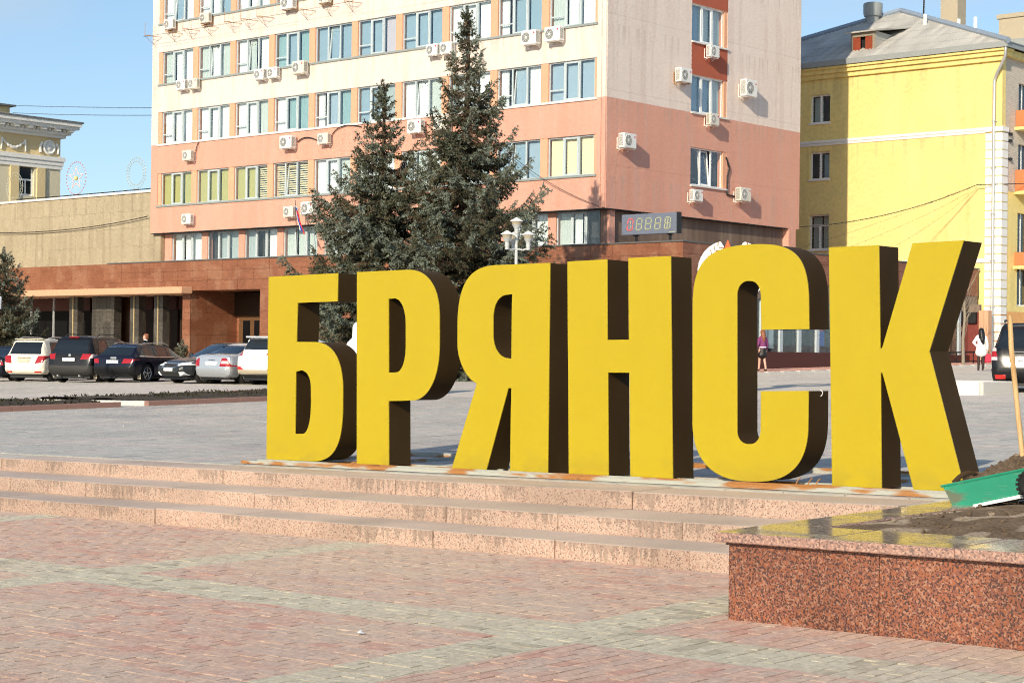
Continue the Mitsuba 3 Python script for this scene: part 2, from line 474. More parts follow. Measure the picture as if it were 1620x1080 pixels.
for nm, c, r, s in [
    ('pier', (0.74, 0.38, 0.24), 0.85, 0.2), ('pier_red', (0.40, 0.11, 0.065), 0.85, 0.2), ('cap_grey', (0.13, 0.125, 0.12), 0.6, 0.3), ('dark_glass', (0.008, 0.008, 0.009), 0.45, 0.06), ('sill', (0.27, 0.30, 0.29), 0.5, 0.4), ('white_sill', (0.70, 0.68, 0.64), 0.5, 0.4),
    ('frame', (0.48, 0.54, 0.56), 0.35, 0.5), ('frame_white', (0.82, 0.82, 0.80), 0.35, 0.5), ('room', (0.05, 0.055, 0.06), 0.9, 0.1),
    ('cw', (0.64, 0.72, 0.73), 0.9, 0.1), ('cg', (0.46, 0.55, 0.53), 0.9, 0.1), ('cb', (0.24, 0.37, 0.46), 0.7, 0.2), ('ct', (0.24, 0.40, 0.43), 0.9, 0.1),
    ('cy', (0.40, 0.41, 0.17), 0.9, 0.1), ('cv', (0.30, 0.43, 0.53), 0.9, 0.1), ('cyv', (0.76, 0.72, 0.47), 0.9, 0.1), ('cgr', (0.34, 0.43, 0.44), 0.9, 0.1), ('cl', (0.46, 0.46, 0.52), 0.9, 0.1),
    ('ac', (0.78, 0.77, 0.73), 0.45, 0.4), ('ac_old', (0.68, 0.64, 0.55), 0.5, 0.4), ('ac_dark', (0.13, 0.135, 0.13), 0.5, 0.4), ('red_dot', (0.60, 0.05, 0.08), 0.5, 0.4), ('steel_white', (0.50, 0.51, 0.50), 0.4, 0.5), ('steel', (0.40, 0.41, 0.41), 0.4, 0.5),
    ('black', (0.016, 0.016, 0.017), 0.5, 0.4), ('cable', (0.03, 0.028, 0.026), 0.6, 0.3), ('tyre', (0.022, 0.021, 0.02), 0.85, 0.2), ('white', (0.83, 0.82, 0.79), 0.5, 0.4), ('plaster_white', (0.80, 0.79, 0.75), 0.8, 0.2),
    ('classic_yellow', (0.66, 0.53, 0.30), 0.85, 0.2), ('classic_pale', (0.62, 0.57, 0.42), 0.85, 0.2), ('cornice', (0.74, 0.735, 0.70), 0.8, 0.2), ('roof_edge', (0.15, 0.155, 0.16), 0.6, 0.4), ('flashing', (0.24, 0.29, 0.36), 0.45, 0.5), ('gutter', (0.29, 0.31, 0.31), 0.45, 0.5),
    ('dormer_red', (0.33, 0.075, 0.04), 0.8, 0.2), ('chimney', (0.44, 0.38, 0.28), 0.9, 0.1), ('orange', (0.70, 0.19, 0.075), 0.7, 0.3), ('gate', (0.20, 0.045, 0.035), 0.6, 0.3), ('door', (0.035, 0.017, 0.009), 0.55, 0.3), ('door_wood', (0.12, 0.06, 0.026), 0.5, 0.4), ('gold', (0.42, 0.33, 0.18), 0.4, 0.5), ('peach', (0.62, 0.36, 0.22), 0.7, 0.3),
    ('lintel', (0.085, 0.028, 0.021), 0.6, 0.3), ('board', (0.15, 0.17, 0.225), 0.5, 0.4), ('seg_off', (0.42, 0.43, 0.27), 0.5, 0.4), ('seg_red', (0.75, 0.13, 0.13), 0.5, 0.4), ('star_red', (0.78, 0.13, 0.03), 0.4, 0.5), ('pink', (0.75, 0.14, 0.27), 0.5, 0.4), ('bulb_yellow', (0.75, 0.62, 0.25), 0.5, 0.4),
    ('flag_white', (0.8, 0.8, 0.8), 0.8, 0.2), ('flag_blue', (0.03, 0.10, 0.42), 0.8, 0.2), ('flag_red', (0.60, 0.03, 0.03), 0.8, 0.2), ('bark', (0.075, 0.052, 0.038), 0.9, 0.1), ('twig', (0.14, 0.095, 0.062), 0.9, 0.1), ('cone', (0.22, 0.12, 0.055), 0.85, 0.1), ('tip', (0.185, 0.21, 0.165), 0.6, 0.3), ('bare_bark', (0.30, 0.26, 0.20), 0.9, 0.1),
    ('concrete', (0.62, 0.58, 0.52), 0.9, 0.1), ('whitewash', (0.84, 0.79, 0.68), 0.9, 0.1), ('weed', (0.042, 0.040, 0.022), 0.9, 0.1), ('kerb_red', (0.30, 0.165, 0.13), 0.6, 0.3), ('walk_red', (0.42, 0.235, 0.19), 0.8, 0.2), ('lime', (0.50, 0.58, 0.10), 0.7, 0.3), ('leaf_dry', (0.14, 0.095, 0.06), 0.9, 0.1), ('paper', (0.85, 0.85, 0.83), 0.8, 0.2),
    ('skin', (0.62, 0.38, 0.28), 0.55, 0.4), ('coat_white', (0.84, 0.83, 0.82), 0.9, 0.1), ('hair_black', (0.012, 0.010, 0.010), 0.45, 0.5), ('hair_auburn', (0.25, 0.09, 0.04), 0.5, 0.4), ('tights', (0.045, 0.03, 0.028), 0.7, 0.3), ('bag_red', (0.62, 0.03, 0.07), 0.5, 0.4), ('purple', (0.22, 0.055, 0.16), 0.8, 0.2), ('dark_cloth', (0.02, 0.02, 0.024), 0.9, 0.1),
    ('headlamp', (0.80, 0.82, 0.83), 0.12, 0.9), ('plate', (0.82, 0.82, 0.80), 0.5, 0.4), ('tail', (0.36, 0.010, 0.013), 0.15, 0.8), ('tail_clear', (0.70, 0.55, 0.53), 0.15, 0.8), ('plastic', (0.035, 0.034, 0.033), 0.55, 0.4), ('reflector', (0.60, 0.03, 0.025), 0.3, 0.6),
]:
    mat(nm, c, r, s)
for nm, c, r, k in [('paint_black', (0.010, 0.010, 0.012), 0.25, 1.0), ('paint_navy', (0.008, 0.010, 0.022), 0.25, 1.0), ('paint_cream', (0.76, 0.72, 0.60), 0.3, 1.0), ('paint_white', (0.82, 0.81, 0.79), 0.3, 1.0), ('paint_graphite', (0.028, 0.032, 0.034), 0.3, 1.0)]:
    mat(nm, c, r, 0.3, clearcoat=k * 0.35, clearcoat_gloss=0.93)
mat('paint_silver', (0.52, 0.55, 0.58), 0.32, 0.5, 0.55, clearcoat=1.0, clearcoat_gloss=0.9)
mat('car_glass', (0.014, 0.019, 0.025), 0.06, 0.5)
mat('bed_soil', (0.05, 0.042, 0.034), 0.95, 0.1)
mat('chrome', (0.75, 0.75, 0.76), 0.15, 0.5, 0.9)
mat('alloy', (0.52, 0.52, 0.53), 0.3, 0.5, 0.6)
mat('zinc', (0.62, 0.62, 0.60), 0.32, 0.5, 0.6)
scene['m_glass'] = {'type': 'thindielectric'}
# ------------------------------------------------------------------ ground, steps, paving
xs = np.unique(np.r_[-420, -250, -180, -140, np.arange(-132, 30, 3.0), 40, 60, 100, 200, 420])
ys = np.unique(np.r_[Y3 + 0.05, np.arange(13.5, 72, 1.5), np.arange(72, 112, 4.0), 110, 140, 200, 300, 420])
gx, gy = np.meshgrid(xs, ys, indexing='ij')
ii = np.arange(gx.size).reshape(gx.shape)
q4 = [ii[:-1, :-1].ravel(), ii[1:, :-1].ravel(), ii[1:, 1:].ravel(), ii[:-1, 1:].ravel()]
gf = np.vstack([np.stack([q4[0], q4[1], q4[2]], 1), np.stack([q4[0], q4[2], q4[3]], 1)])
tag(put('square', trimesh.Trimesh(np.stack([gx.ravel(), gy.ravel(), ground_z(gx, gy).ravel()], 1), gf, process=False), 'm_asphalt', smooth=True), kind='structure')
tag(put('lower_pavement', lay(quadgrid(40, 12, lambda u, v: np.stack([-140 + 200 * u, -70 + (Y1 + 0.2 + 70) * v, np.full_like(u, -0.012)], 1))), 'm_bed_sand'), kind='structure')

# pavers: rows along x on the left, along y on the right of the joint at x = -6.47
bricks = []


def brick(x0, x1, y0, y1):
    g = 0.003
    dz = rng.normal(0, 0.0016, 4) + rng.normal(0, 0.0012)
    m = box(x0 + g, x1 - g, y0 + g, y1 - g, -0.03, 0.0)
    v = np.asarray(m.vertices); v[4:, 2] += dz
    f = m.faces[2:]
    bricks.append((math.hypot((x0 + x1) / 2, (y0 + y1) / 2), trimesh.Trimesh(v, f, process=False)))


def seen(x, y, pad=0.06):
    dpt = -0.6566 * x + 0.7542 * y
    if dpt < 7.6:
        return False
    u = (0.75419 * x + 0.65655 * y) / dpt
    return abs(u) < 0.2832 + pad and y < Y1


for j in range(44, 113):
    for i in range(-100, -31):
        x0 = (i - 0.5 * (j % 2)) * 0.2; x1 = x0 + 0.2
        if x0 >= -6.47 or not seen((x0 + x1) / 2, j * 0.1 + 0.05):
            continue
        brick(x0, min(x1, -6.47), j * 0.1, min(j * 0.1 + 0.1, Y1 - 0.004))
for i in range(-65, -29):
    for j in range(20, 58):
        y0 = (j - 0.5 * (i % 2)) * 0.2
        if not seen(i * 0.1 + 0.05, y0 + 0.1) or (y0 > 9.3 and i * 0.1 > -6.3):
            continue
        brick(max(i * 0.1, -6.47), i * 0.1 + 0.1, y0, min(y0 + 0.2, Y1 - 0.004))
bricks.sort(key=lambda t: t[0])
for d, m in bricks[:300]:
    put('paver', lay(m), 'm_paver', 'lower_pavement')
put('distant_pavers', lay(cat([m for d, m in bricks[300:]])), 'm_paver', 'lower_pavement', kind='stuff')

# three granite steps, stone by stone
tag('granite_steps', kind='structure')
used.add('granite_steps')
ROWS = [(Y1, Y2, [-14.5, -13.27, -12.04, -10.68, -9.33, -8.0]), (Y2, Y3, [-17.93, -16.5, -14.99, -13.71, -12.69, -11.1, -9.8, -8.5, -7.3]), (Y3, 13.19, [-17.73, -16.41, -15.04, -13.63, -12.45, -11.26, -9.55, -8.2, -6.95, -5.6, -4.2])]
for k, (ya, yb, js) in enumerate(ROWS):
    js = list(js)
    while js[0] > -28:
        js.insert(0, js[0] - 1.36 + rng.uniform(-0.08, 0.08))
    js.append(js[-1] + 1.35 if k == 2 else -6.2)
    for a, b in zip(js[:-1], js[1:]):
        m = cbox(a + 0.004, b - 0.004, ya + rng.normal(0, 0.004), yb - 0.003, k * RISE - (0.03 if k == 0 else 0.015), (k + 1) * RISE, 0.007)
        v = np.asarray(m.vertices).copy()
        v[:, 2] += rng.normal(0, 0.0022) + (v[:, 0] - a) * rng.normal(0, 0.0015)
        put('step_stone', lay(trimesh.Trimesh(v, m.faces, process=False)), 'm_step', 'granite_steps')
    put('far_stones', lay(box(-60, js[0], ya, yb, k * RISE - 0.1, (k + 1) * RISE)), 'm_step', 'granite_steps', kind='stuff')

# grey slabs of the upper square
slabs = []
for i in range(-64, -5):
    for j in range(22, 60):
        x, y = i * 0.6 + 0.3, j * 0.6 + 0.3
        dpt = -0.6566 * x + 0.7542 * y
        u = (0.75419 * x + 0.65655 * y) / max(dpt, 1)
        if abs(u) > 0.40:
            continue
        m = box(i * 0.6 + 0.005, i * 0.6 + 0.595, j * 0.6 + 0.005, j * 0.6 + 0.595, -0.02, 0.012)
        v = np.asarray(m.vertices); v[4:, 2] += rng.normal(0, 0.0012, 4) + rng.normal(0, 0.001)
        v[:, 2] += 3 * RISE
        slabs.append((dpt, abs(u) < 0.285, lay(trimesh.Trimesh(v, m.faces[2:], process=False), True)))
slabs.sort(key=lambda t: (not t[1], t[0]))
for d, s, m in slabs[:300]:
    put('slab', m, 'm_slab', 'square')
put('distant_slabs', cat([m for d, s, m in slabs[300:]]), 'm_slab', 'square', kind='stuff')
# litter on the pavements
for (x, y, up) in [(-7.6, 7.42, 0), (-26.0, 19.5, 1), (-13.6, 16.4, 1)]:
    z = (3 * RISE + float(plane(x, y)) + float(extra(x, y)) + 0.014) if up else float(plane(x, y)) + 0.004
    m = quadgrid(4, 4, lambda u, v: np.stack([(u - .5) * 0.05, (v - .5) * 0.035, 0.012 * np.sin(u * 5) * (v + .3)], 1))
    k = put('paper_scrap', xf(m, (x, y, z + 0.012), 0.6), 'm_paper')
    tag(k, {0: 'tiny white paper scrap on the red brick paving in front of the steps'}.get(up, 'tiny white paper scrap on the grey square left of the first letter' if x < -20 else 'tiny white paper scrap on the grey square behind the first letter'), 'litter')

# ------------------------------------------------------------------ planter at the right
pl = thing('granite_planter', 'low red granite planter with polished coping and bare soil, right of the steps', 'planter')
XL, YF, PT = -6.30, 9.29, 0.54
x = XL
while x < 5:
    w = rng.uniform(0.95, 1.1)
    put('wall_slab', lay(cbox(x + 0.0015, x + w - 0.0015, YF + rng.normal(0, 0.0015), YF + 0.05, -0.03, PT - 0.062, 0.003)), 'm_granite', pl)
    x += w
put('wall_slab', lay(box(XL, XL + 0.04, YF + 0.05, 13.0, -0.03, PT - 0.062)), 'm_granite', pl)
put('core', lay(box(XL + 0.05, 5, YF + 0.055, 13.15, -0.03, PT - 0.11)), 'm_soil', pl)
put('bedding_strip', lay(box(XL - 0.012, 5, YF - 0.014, YF + 0.3, PT - 0.080, PT - 0.066)), 'm_granite', pl)


def coping(x0, x1, y0, y1, front):
    body = lay(cbox(x0, x1, y0, y1, PT - 0.062, PT - 0.002, 0.006))
    k = put('coping_slab', body, 'm_granite_light', pl)
    put('polished_top', lay(box(x0 + 0.008, x1 - 0.008, y0 + 0.008, y1 - 0.008, PT - 0.01, PT)), 'm_coping', k)


e = [-6.37, -5.62, -4.75, -3.8, -2.8, -1.8, -0.8, 0.2, 1.2, 2.2, 3.2, 4.2, 5.2]
for a, b in zip(e[:-1], e[1:]):
    coping(a, b - 0.003, 9.225, 9.90, True)
e = [9.903, 10.75, 11.6, 12.4, 13.17]
for a, b in zip(e[:-1], e[1:]):
    coping(-6.37, -5.98, a, b - 0.003, False)


def soil_z(x, y):
    p = np.stack([x * 3, y * 3, 0 * x], -1)
    edge = np.clip(np.minimum(x + 5.98, y - 9.9) / 0.35, 0, 1)
    return PT - 0.012 + edge * (0.02 + 0.055 * (meshkit.fbm(p, 4, 5) - 0.35)) + 0.10 * np.exp(-((x + 4.3) ** 2 + (y - 11.4) ** 2) / 0.8)


def soil_pt(u, v):
    x, y = -5.99 + 10 * u ** 1.8, 9.895 + 3.25 * v
    return np.stack([x, y, soil_z(x, y)], 1)


put('soil', lay(quadgrid(110, 70, soil_pt)), 'm_soil', pl, smooth=True)
clods = []
for _ in range(260):
    x, y = -5.95 + 2.6 * rng.random() ** 1.3, 9.95 + 2.6 * rng.random()
    r = 0.005 + 0.018 * rng.random() ** 3
    c = trimesh.creation.icosphere(0, r)
    c.vertices = c.vertices * rng.uniform(0.6, 1.3, (12, 1)) + [x, y, float(soil_z(np.array(x), np.array(y))) + r * 0.3]
    clods.append(c)
put('soil_clods', lay(cat(clods)), 'm_soil', pl, kind='stuff')
straw = []
for _ in range(140):
    x, y, a = -5.95 + 2.4 * rng.random(), 9.95 + 2.2 * rng.random(), rng.random() * 6.28
    z = float(soil_z(np.array(x), np.array(y))) + 0.012
    L = rng.uniform(0.02, 0.08)
    straw.append(bar([x, y, z], [x + L * math.cos(a), y + L * math.sin(a), z + rng.uniform(-0.005, 0.02)], 0.0016, 3))
put('dry_stalks', lay(cat(straw)), 'm_leaf_dry', pl, kind='stuff')

# ------------------------------------------------------------------ the sign
fr = thing('sign_base_frame', 'rusty white painted steel base frame lying on the square under the yellow letters', 'steel frame')


def G(x, y):
    return 3 * RISE + float(plane(x, y)) + float(extra(x, y)) + 0.012


def rail(name, a, b, w, z0, z1, parent=None, m='m_rail'):
    """A square bar on the ground from a to b (x, y)."""
    a, b = np.array(a, float), np.array(b, float)
    d = b - a; L = np.linalg.norm(d); d /= L; nrm = np.array([-d[1], d[0]]) * w / 2
    n = max(2, int(L / 0.5))
    P = np.linspace(0, 1, n)
    vs = []
    for t in P:
        c = a + (b - a) * t
        g = G(*c)
        for s, z in ((-1, z0), (1, z0), (1, z1), (-1, z1)):
            vs.append([c[0] + s * nrm[0], c[1] + s * nrm[1], g + z])
    f = []
    for i in range(n - 1):
        for k in range(4):
            q, r = i * 4 + k, i * 4 + (k + 1) % 4
            f += [[q, r, r + 4], [q, r + 4, q + 4]]
    f += [[0, 3, 2], [0, 2, 1]]
    o = (n - 1) * 4
    f += [[o, o + 1, o + 2], [o, o + 2, o + 3]]
    return put(name, trimesh.Trimesh(np.array(vs), np.array(f), process=False), m, parent)


rail('front_rail', (-15.62, 13.34), (-6.75, 13.34), 0.022, 0.006, 0.040, fr)
rail('front_rail', (-15.40, 13.395), (-6.80, 13.395), 0.02, 0.030, 0.056, fr)
rail('back_rail', (-15.3, 13.79), (-6.8, 13.79), 0.05, -0.004, 0.046, fr)
rail('back_rail', (-15.3, 15.62), (-6.6, 15.62), 0.06, -0.004, 0.05, fr)
for x in (-15.2, -14.2, -12.55, -11.25, -9.62, -8.15, -6.95):
    rail('cross_bar', (x, 13.42), (x + rng.uniform(-0.05, 0.05), 15.6), 0.045, -0.002, 0.034, fr)
for x in (-12.95, -12.5, -9.75, -8.30):
    rail('loose_strip', (x, 13.5), (x + 0.55, 13.62), 0.03, 0.03, 0.052, fr)
for x in (-8.42, -8.30, -8.22):
    g = G(x, 13.5)
    put('bent_rod', tube([[x, 13.42, g + 0.03], [x + 0.01, 13.44, g + 0.08], [x + 0.035, 13.45, g + 0.11]], 0.006, 5), 'm_rail', fr)

LET = {
    'be': [[('M', -15.296, 2.445), ('L', -14.175, 2.462), ('L', -14.179, 2.159), ('L', -14.811, 2.15), ('L', -14.82, 1.723), ('L', -14.508, 1.721), ('Q', -14.087, 1.705, -14.077, 1.201, 0.65), ('L', -14.076, 1.018), ('Q', -14.078, 0.436, -14.555, 0.425, 0.72), ('L', -15.295, 0.414)],
           [('M', -14.825, 1.393), ('L', -14.746, 1.411), ('Q', -14.584, 1.41, -14.581, 1.218, 0.6), ('L', -14.577, 1.039), ('Q', -14.58, 0.722, -14.702, 0.719, 0.6), ('L', -14.823, 0.714)]],
    'er': [[('M', -13.885, 2.467), ('L', -13.131, 2.476), ('Q', -12.678, 2.48, -12.67, 1.993, 0.62), ('L', -12.665, 1.702), ('Q', -12.658, 1.122, -13.062, 1.123, 0.6), ('L', -13.386, 1.111), ('L', -13.371, 0.432), ('L', -13.851, 0.429)],
           [('M', -13.405, 2.178), ('L', -13.319, 2.181), ('Q', -13.154, 2.179, -13.149, 1.897, 0.6), ('L', -13.146, 1.7), ('Q', -13.141, 1.412, -13.287, 1.41, 0.6), ('L', -13.389, 1.408)]],
    'ya': [[('M', -11.208, 2.5), ('L', -11.905, 2.495), ('Q', -12.426, 2.493, -12.419, 1.895, 0.7), ('L', -12.415, 1.684), ('Q', -12.382, 1.404, -12.146, 1.315, 0.6), ('L', -12.473, 0.453), ('L', -12.005, 0.452), ('L', -11.726, 1.278), ('L', -11.688, 1.279), ('L', -11.692, 0.458), ('L', -11.205, 0.462)],
           [('M', -11.692, 2.203), ('L', -11.75, 2.2), ('Q', -11.934, 2.196, -11.936, 1.97, 0.62), ('L', -11.933, 1.794), ('Q', -11.924, 1.581, -11.732, 1.573, 0.6), ('L', -11.692, 1.569)]],
    'en': [[('M', -10.993, 2.507), ('L', -10.508, 2.516), ('L', -10.495, 1.758), ('L', -10.241, 1.762), ('L', -10.259, 2.522), ('L', -9.771, 2.527), ('L', -9.721, 0.492), ('L', -10.207, 0.482), ('L', -10.232, 1.454), ('L', -10.484, 1.451), ('L', -10.463, 0.478), ('L', -10.945, 0.467)]],
    'es': [[('M', -9.521, 2.073), ('Q', -9.529, 2.618, -8.833, 2.606, 0.75), ('L', -8.8, 2.605), ('Q', -8.306, 2.593, -8.3, 2.073, 0.75), ('L', -8.294, 1.858), ('L', -8.782, 1.853), ('L', -8.79, 2.139), ('Q', -8.792, 2.282, -8.902, 2.283, 0.6), ('L', -8.922, 2.284), ('Q', -9.042, 2.285, -9.04, 2.153, 0.6), ('L', -9.024, 0.958), ('Q', -9.023, 0.84, -8.903, 0.845, 0.6), ('L', -8.883, 0.846), ('Q', -8.776, 0.85, -8.778, 0.983, 0.6), ('L', -8.779, 1.314), ('L', -8.294, 1.328), ('L', -8.294, 1.033), ('Q', -8.288, 0.542, -8.806, 0.519, 0.66), ('L', -8.859, 0.517), ('Q', -9.497, 0.478, -9.509, 1.015, 0.65)]],
    'ka': [[('M', -8.108, 2.556), ('L', -7.625, 2.559), ('L', -7.602, 1.698), ('L', -7.586, 1.698), ('L', -7.313, 2.566), ('L', -6.853, 2.575), ('L', -7.15, 1.675), ('L', -6.814, 0.538), ('L', -7.277, 0.526), ('L', -7.581, 1.494), ('L', -7.596, 1.493), ('L', -7.576, 0.527), ('L', -8.051, 0.51)]]}


def outline(cmds):
    pts = []
    for c in cmds:
        if c[0] in 'ML':
            pts.append((c[1], c[2]))
        else:
            p0, q, p1, k = np.array(pts[-1]), np.array(c[1:3]), np.array(c[3:5]), c[5]
            a, b = p0 + (q - p0) * k, p1 + (q - p1) * k
            for t in np.linspace(0, 1, 19)[1:]:
                pts.append(tuple((1 - t) ** 3 * p0 + 3 * t * (1 - t) ** 2 * a + 3 * t * t * (1 - t) * b + t ** 3 * p1))
    return pts


SAY = {'be': 'tall yellow block letter Б, first and leftmost letter of the sign', 'er': 'tall yellow block letter Р, second letter of the sign, bowl at its top right',
       'ya': 'tall yellow block letter Я, third in the sign, bowl over a slanting leg', 'en': 'tall yellow block letter Н of two stems and a crossbar, fourth in the sign',
       'es': 'tall yellow rounded block letter С, open to the right, fifth in the sign', 'ka': 'tall yellow block letter К with slanting arms, last and rightmost in the sign'}
YS = 13.42
for k, ps in LET.items():
    poly = sg.Polygon(outline(ps[0]), [outline(h) for h in ps[1:]])
    t = thing('sign_letter', SAY[k], 'letter', None)
    put('front_panel', xf(prism(poly, 0.010), (0, YS, 0)), 'm_face', t)
    inner = poly.buffer(-0.0025, join_style=2)
    put('return', xf(prism(inner, 0.32), (0, YS + 0.0095, 0)), 'm_side', t, smooth=28)
k = put('wire_scrap', tube([[-8.288, 13.60, 1.332], [-8.272, 13.60, 1.328], [-8.262, 13.60, 1.312], [-8.268, 13.60, 1.292], [-8.282, 13.60, 1.28]], 0.004, 6), 'm_white')
tag(k, 'scrap of white wire hanging from the lower lip of the rounded letter С', 'wire')
# ------------------------------------------------------------------ office tower
tw = thing('office_tower', 'tall office block, cream above and salmon pink below, with rows of wide windows', 'office building')
TX0, TX1, TY0, TY1 = -80.53, -48.67, 62.0, 77.4
SILL = [9.57, 12.93, 16.22, 19.55]
HEAD = [s + 1.77 for s in SILL]
W0, WP, WW, WH = -79.68, 3.073, 2.62, 1.77
walls = []
zs = [8.08] + [v for p in zip(SILL, HEAD) for v in p] + [29.0]
for a, b in zip(zs[0::2], zs[1::2]):
    walls.append(box(TX0, TX1, TY0, TY0 + 0.7, a, b))                      # spandrels, front
walls += [box(TX0, -79.96, TY0 + 0.002, TY0 + 0.7, 8.08, 29), box(-49.24, TX1, TY0 + 0.002, TY0 + 0.7, 8.08, 29)]
walls += [box(TX1 - 0.4, TX1, TY0 + 0.705, 68.3, 8.085, 29), box(TX1 - 0.4, TX1, 71.22, TY1, 8.085, 29)]
for a, b in zip(zs[0::2], zs[1::2]):
    walls.append(box(TX1 - 0.4, TX1, 68.3, 71.22, a + (0.005 if a < 9 else 0), b))
walls += [box(TX1 - 0.7, TX1 - 0.002, 76.74, TY1 - 0.002, 0, 8.085), box(TX0, TX0 + 0.4, TY0 + 0.705, TY1, 8.085, 29), box(TX0, TX1, TY1, TY1 + 0.3, 8.085, 29), box(TX0 - 0.1, TX1 + 0.1, TY0 - 0.1, TY1 + 0.4, 29, 29.5)]
put('wall', cat(walls), 'm_tower', tw)
for a, b in ((HEAD[1], SILL[2]), (HEAD[2], SILL[3]), (HEAD[3], 29.0)):
    put('red_spandrel', box(TX1 - 0.2, TX1 + 0.006, 68.3, 71.22, a + 0.003, b - 0.003), 'm_pier_red', tw)
put('room', cat([box(TX0 + 0.45, TX1 - 0.45, TY0 + 0.72, TY1 - 0.1, 8.1, 28.9), box(-79.9, -49.3, 63.1, 76.7, 5.5, 8.06)]), 'm_room', tw)
put('soffit', box(TX0 + 0.01, TX1 - 0.01, TY0 + 0.012, TY1 - 0.7, 8.05, 8.079), 'm_room', tw)
put('corner_strip', cat([box(-48.86, -48.70, TY0 - 0.05, TY0 - 0.002, 8.1, 29), box(-49.02, -48.96, TY0 - 0.04, TY0 - 0.002, 8.1, 29)]), 'm_tower', tw)
put('ground_floor_wall', box(TX1 - 0.75, TX1 - 0.35, 62.56, 76.73, 5.6, 8.045), 'm_brown', tw)
put('wall_line', cat([box(TX0, TX1, TY0 - 0.02, TY0 - 0.002, 18.30, 18.36)]), 'm_tower', tw)

_fr = {}


def frame_mesh(w, h, low, op, white):
    key = ('f', round(w, 2), round(h, 2), low, op, white)
    if key in _fr:
        return _fr[key]
    b, d = 0.055, 0.06
    ms = [box(0, w, 0, d, 0, b), box(0, w, 0.001, d - 0.001, h - b, h), box(0.0005, b, 0.002, d - 0.002, b, h - b), box(w - b, w - 0.0005, 0.002, d - 0.002, b, h - b)]
    for t in (1 / 3, 2 / 3):
        ms.append(box(w * t - 0.04, w * t + 0.04, -0.004, d - 0.003, b, h - b))
    if low:
        ms.append(box(b, w / 3 - 0.04, 0.0, d - 0.004, h * 0.28, h * 0.28 + 0.06))
    x0, x1 = w / 3 + 0.045, w * 2 / 3 - 0.045
    s = cat([box(x0, x1, -0.01, d - 0.006, b, b + 0.06), box(x0, x1, -0.01, d - 0.006, h - b - 0.06, h - b), box(x0 + 0.0005, x0 + 0.06, -0.012, d - 0.007, b + 0.06, h - b - 0.06), box(x1 - 0.06, x1 - 0.0005, -0.012, d - 0.007, b + 0.06, h - b - 0.06)])
    if op:
        s = xf(xf(s, (0, 0, -b)), (0, 0.03, b), rx=-0.10)
    _fr[key] = mikit.ply(cat(ms + [s]), 'm_frame_white' if white else 'm_frame')
    return _fr[key]


def pane_mesh(w, h, i, op):
    key = ('p', round(w, 2), round(h, 2), i, op)
    if key not in _fr:
        x0, x1 = w * i / 3 + 0.05, w * (i + 1) / 3 - 0.05
        m = quadgrid(2, 2, lambda u, v: np.stack([x0 + (x1 - x0) * u, np.full_like(u, 0.028), 0.06 + (h - 0.12) * v], 1))
        if op and i == 1:
            m = xf(xf(m, (0, 0, -0.06)), (0, 0.03, 0.06), rx=-0.10)
        _fr[key] = mikit.ply(m, 'm_glass')
    return _fr[key]


def curtain_mesh(w, h, i, style):
    key = ('c', round(w, 2), round(h, 2), i, style)
    if key not in _fr:
        x0, x1 = w * i / 3 + 0.03, w * (i + 1) / 3 - 0.03
        if style == 'zebra':
            m = cat([box(x0, x1, 0.20, 0.203, z, z + 0.062) for z in np.arange(0.05, h - 0.1, 0.115)])
        elif style == 'blind':
            m = cat([xf(box(-0.036, 0.036, 0, 0.004, 0.05, h - 0.05), (x, 0.2, 0), rz=0.5) for x in np.arange(x0 + 0.04, x1, 0.075)])
        elif style == 'flat':
            m = box(x0, x1, 0.2, 0.205, 0.04, h - 0.03)
        elif style == 'half':
            m = quadgrid(15, 2, lambda u, v: np.stack([x0 + (x1 - x0) * 0.55 * u, 0.22 + 0.025 * np.sin(u * 21), 0.03 + (h - 0.06) * v], 1))
        else:
            m = quadgrid(41, 2, lambda u, v: np.stack([x0 + (x1 - x0) * u, 0.22 + 0.028 * np.sin(u * 31 + i * 2) * (0.6 + 0.4 * np.sin(u * 9)), 0.03 + (h - 0.06) * v], 1))
        _fr[key] = mikit.ply(m, 'm_cw')
    return _fr[key]


CODE = {'w': ('m_cw', 'drape'), 'W': ('m_cw', 'flat'), 'c': ('m_cg', 'drape'), 'b': ('m_cb', 'flat'), 't': ('m_ct', 'drape'), 'y': ('m_cy', 'flat'), 'z': ('m_cyv', 'zebra'), 'v': ('m_cv', 'blind'), 'Y': ('m_cyv', 'blind'), 'g': ('m_cgr', 'drape'), 'd': (None, None), 'l': ('m_cl', 'flat'), 'h': ('m_cw', 'half'), 'H': ('m_cg', 'half')}


def window(owner, tw_, w, h, codes, low=False, op=False, white=False):
    k = uniq(f'{owner}__window')
    put('frame', frame_mesh(w, h, low, op, white), None, k, to_world=tw_)
    for i, c in enumerate(codes):
        put('pane', pane_mesh(w, h, i, op), None, k, to_world=tw_)
        m, s = CODE[c]
        if m:
            put('blind' if s in ('zebra', 'blind', 'flat') else 'curtain', curtain_mesh(w, h, i, s), m, k, to_world=tw_)
    return k


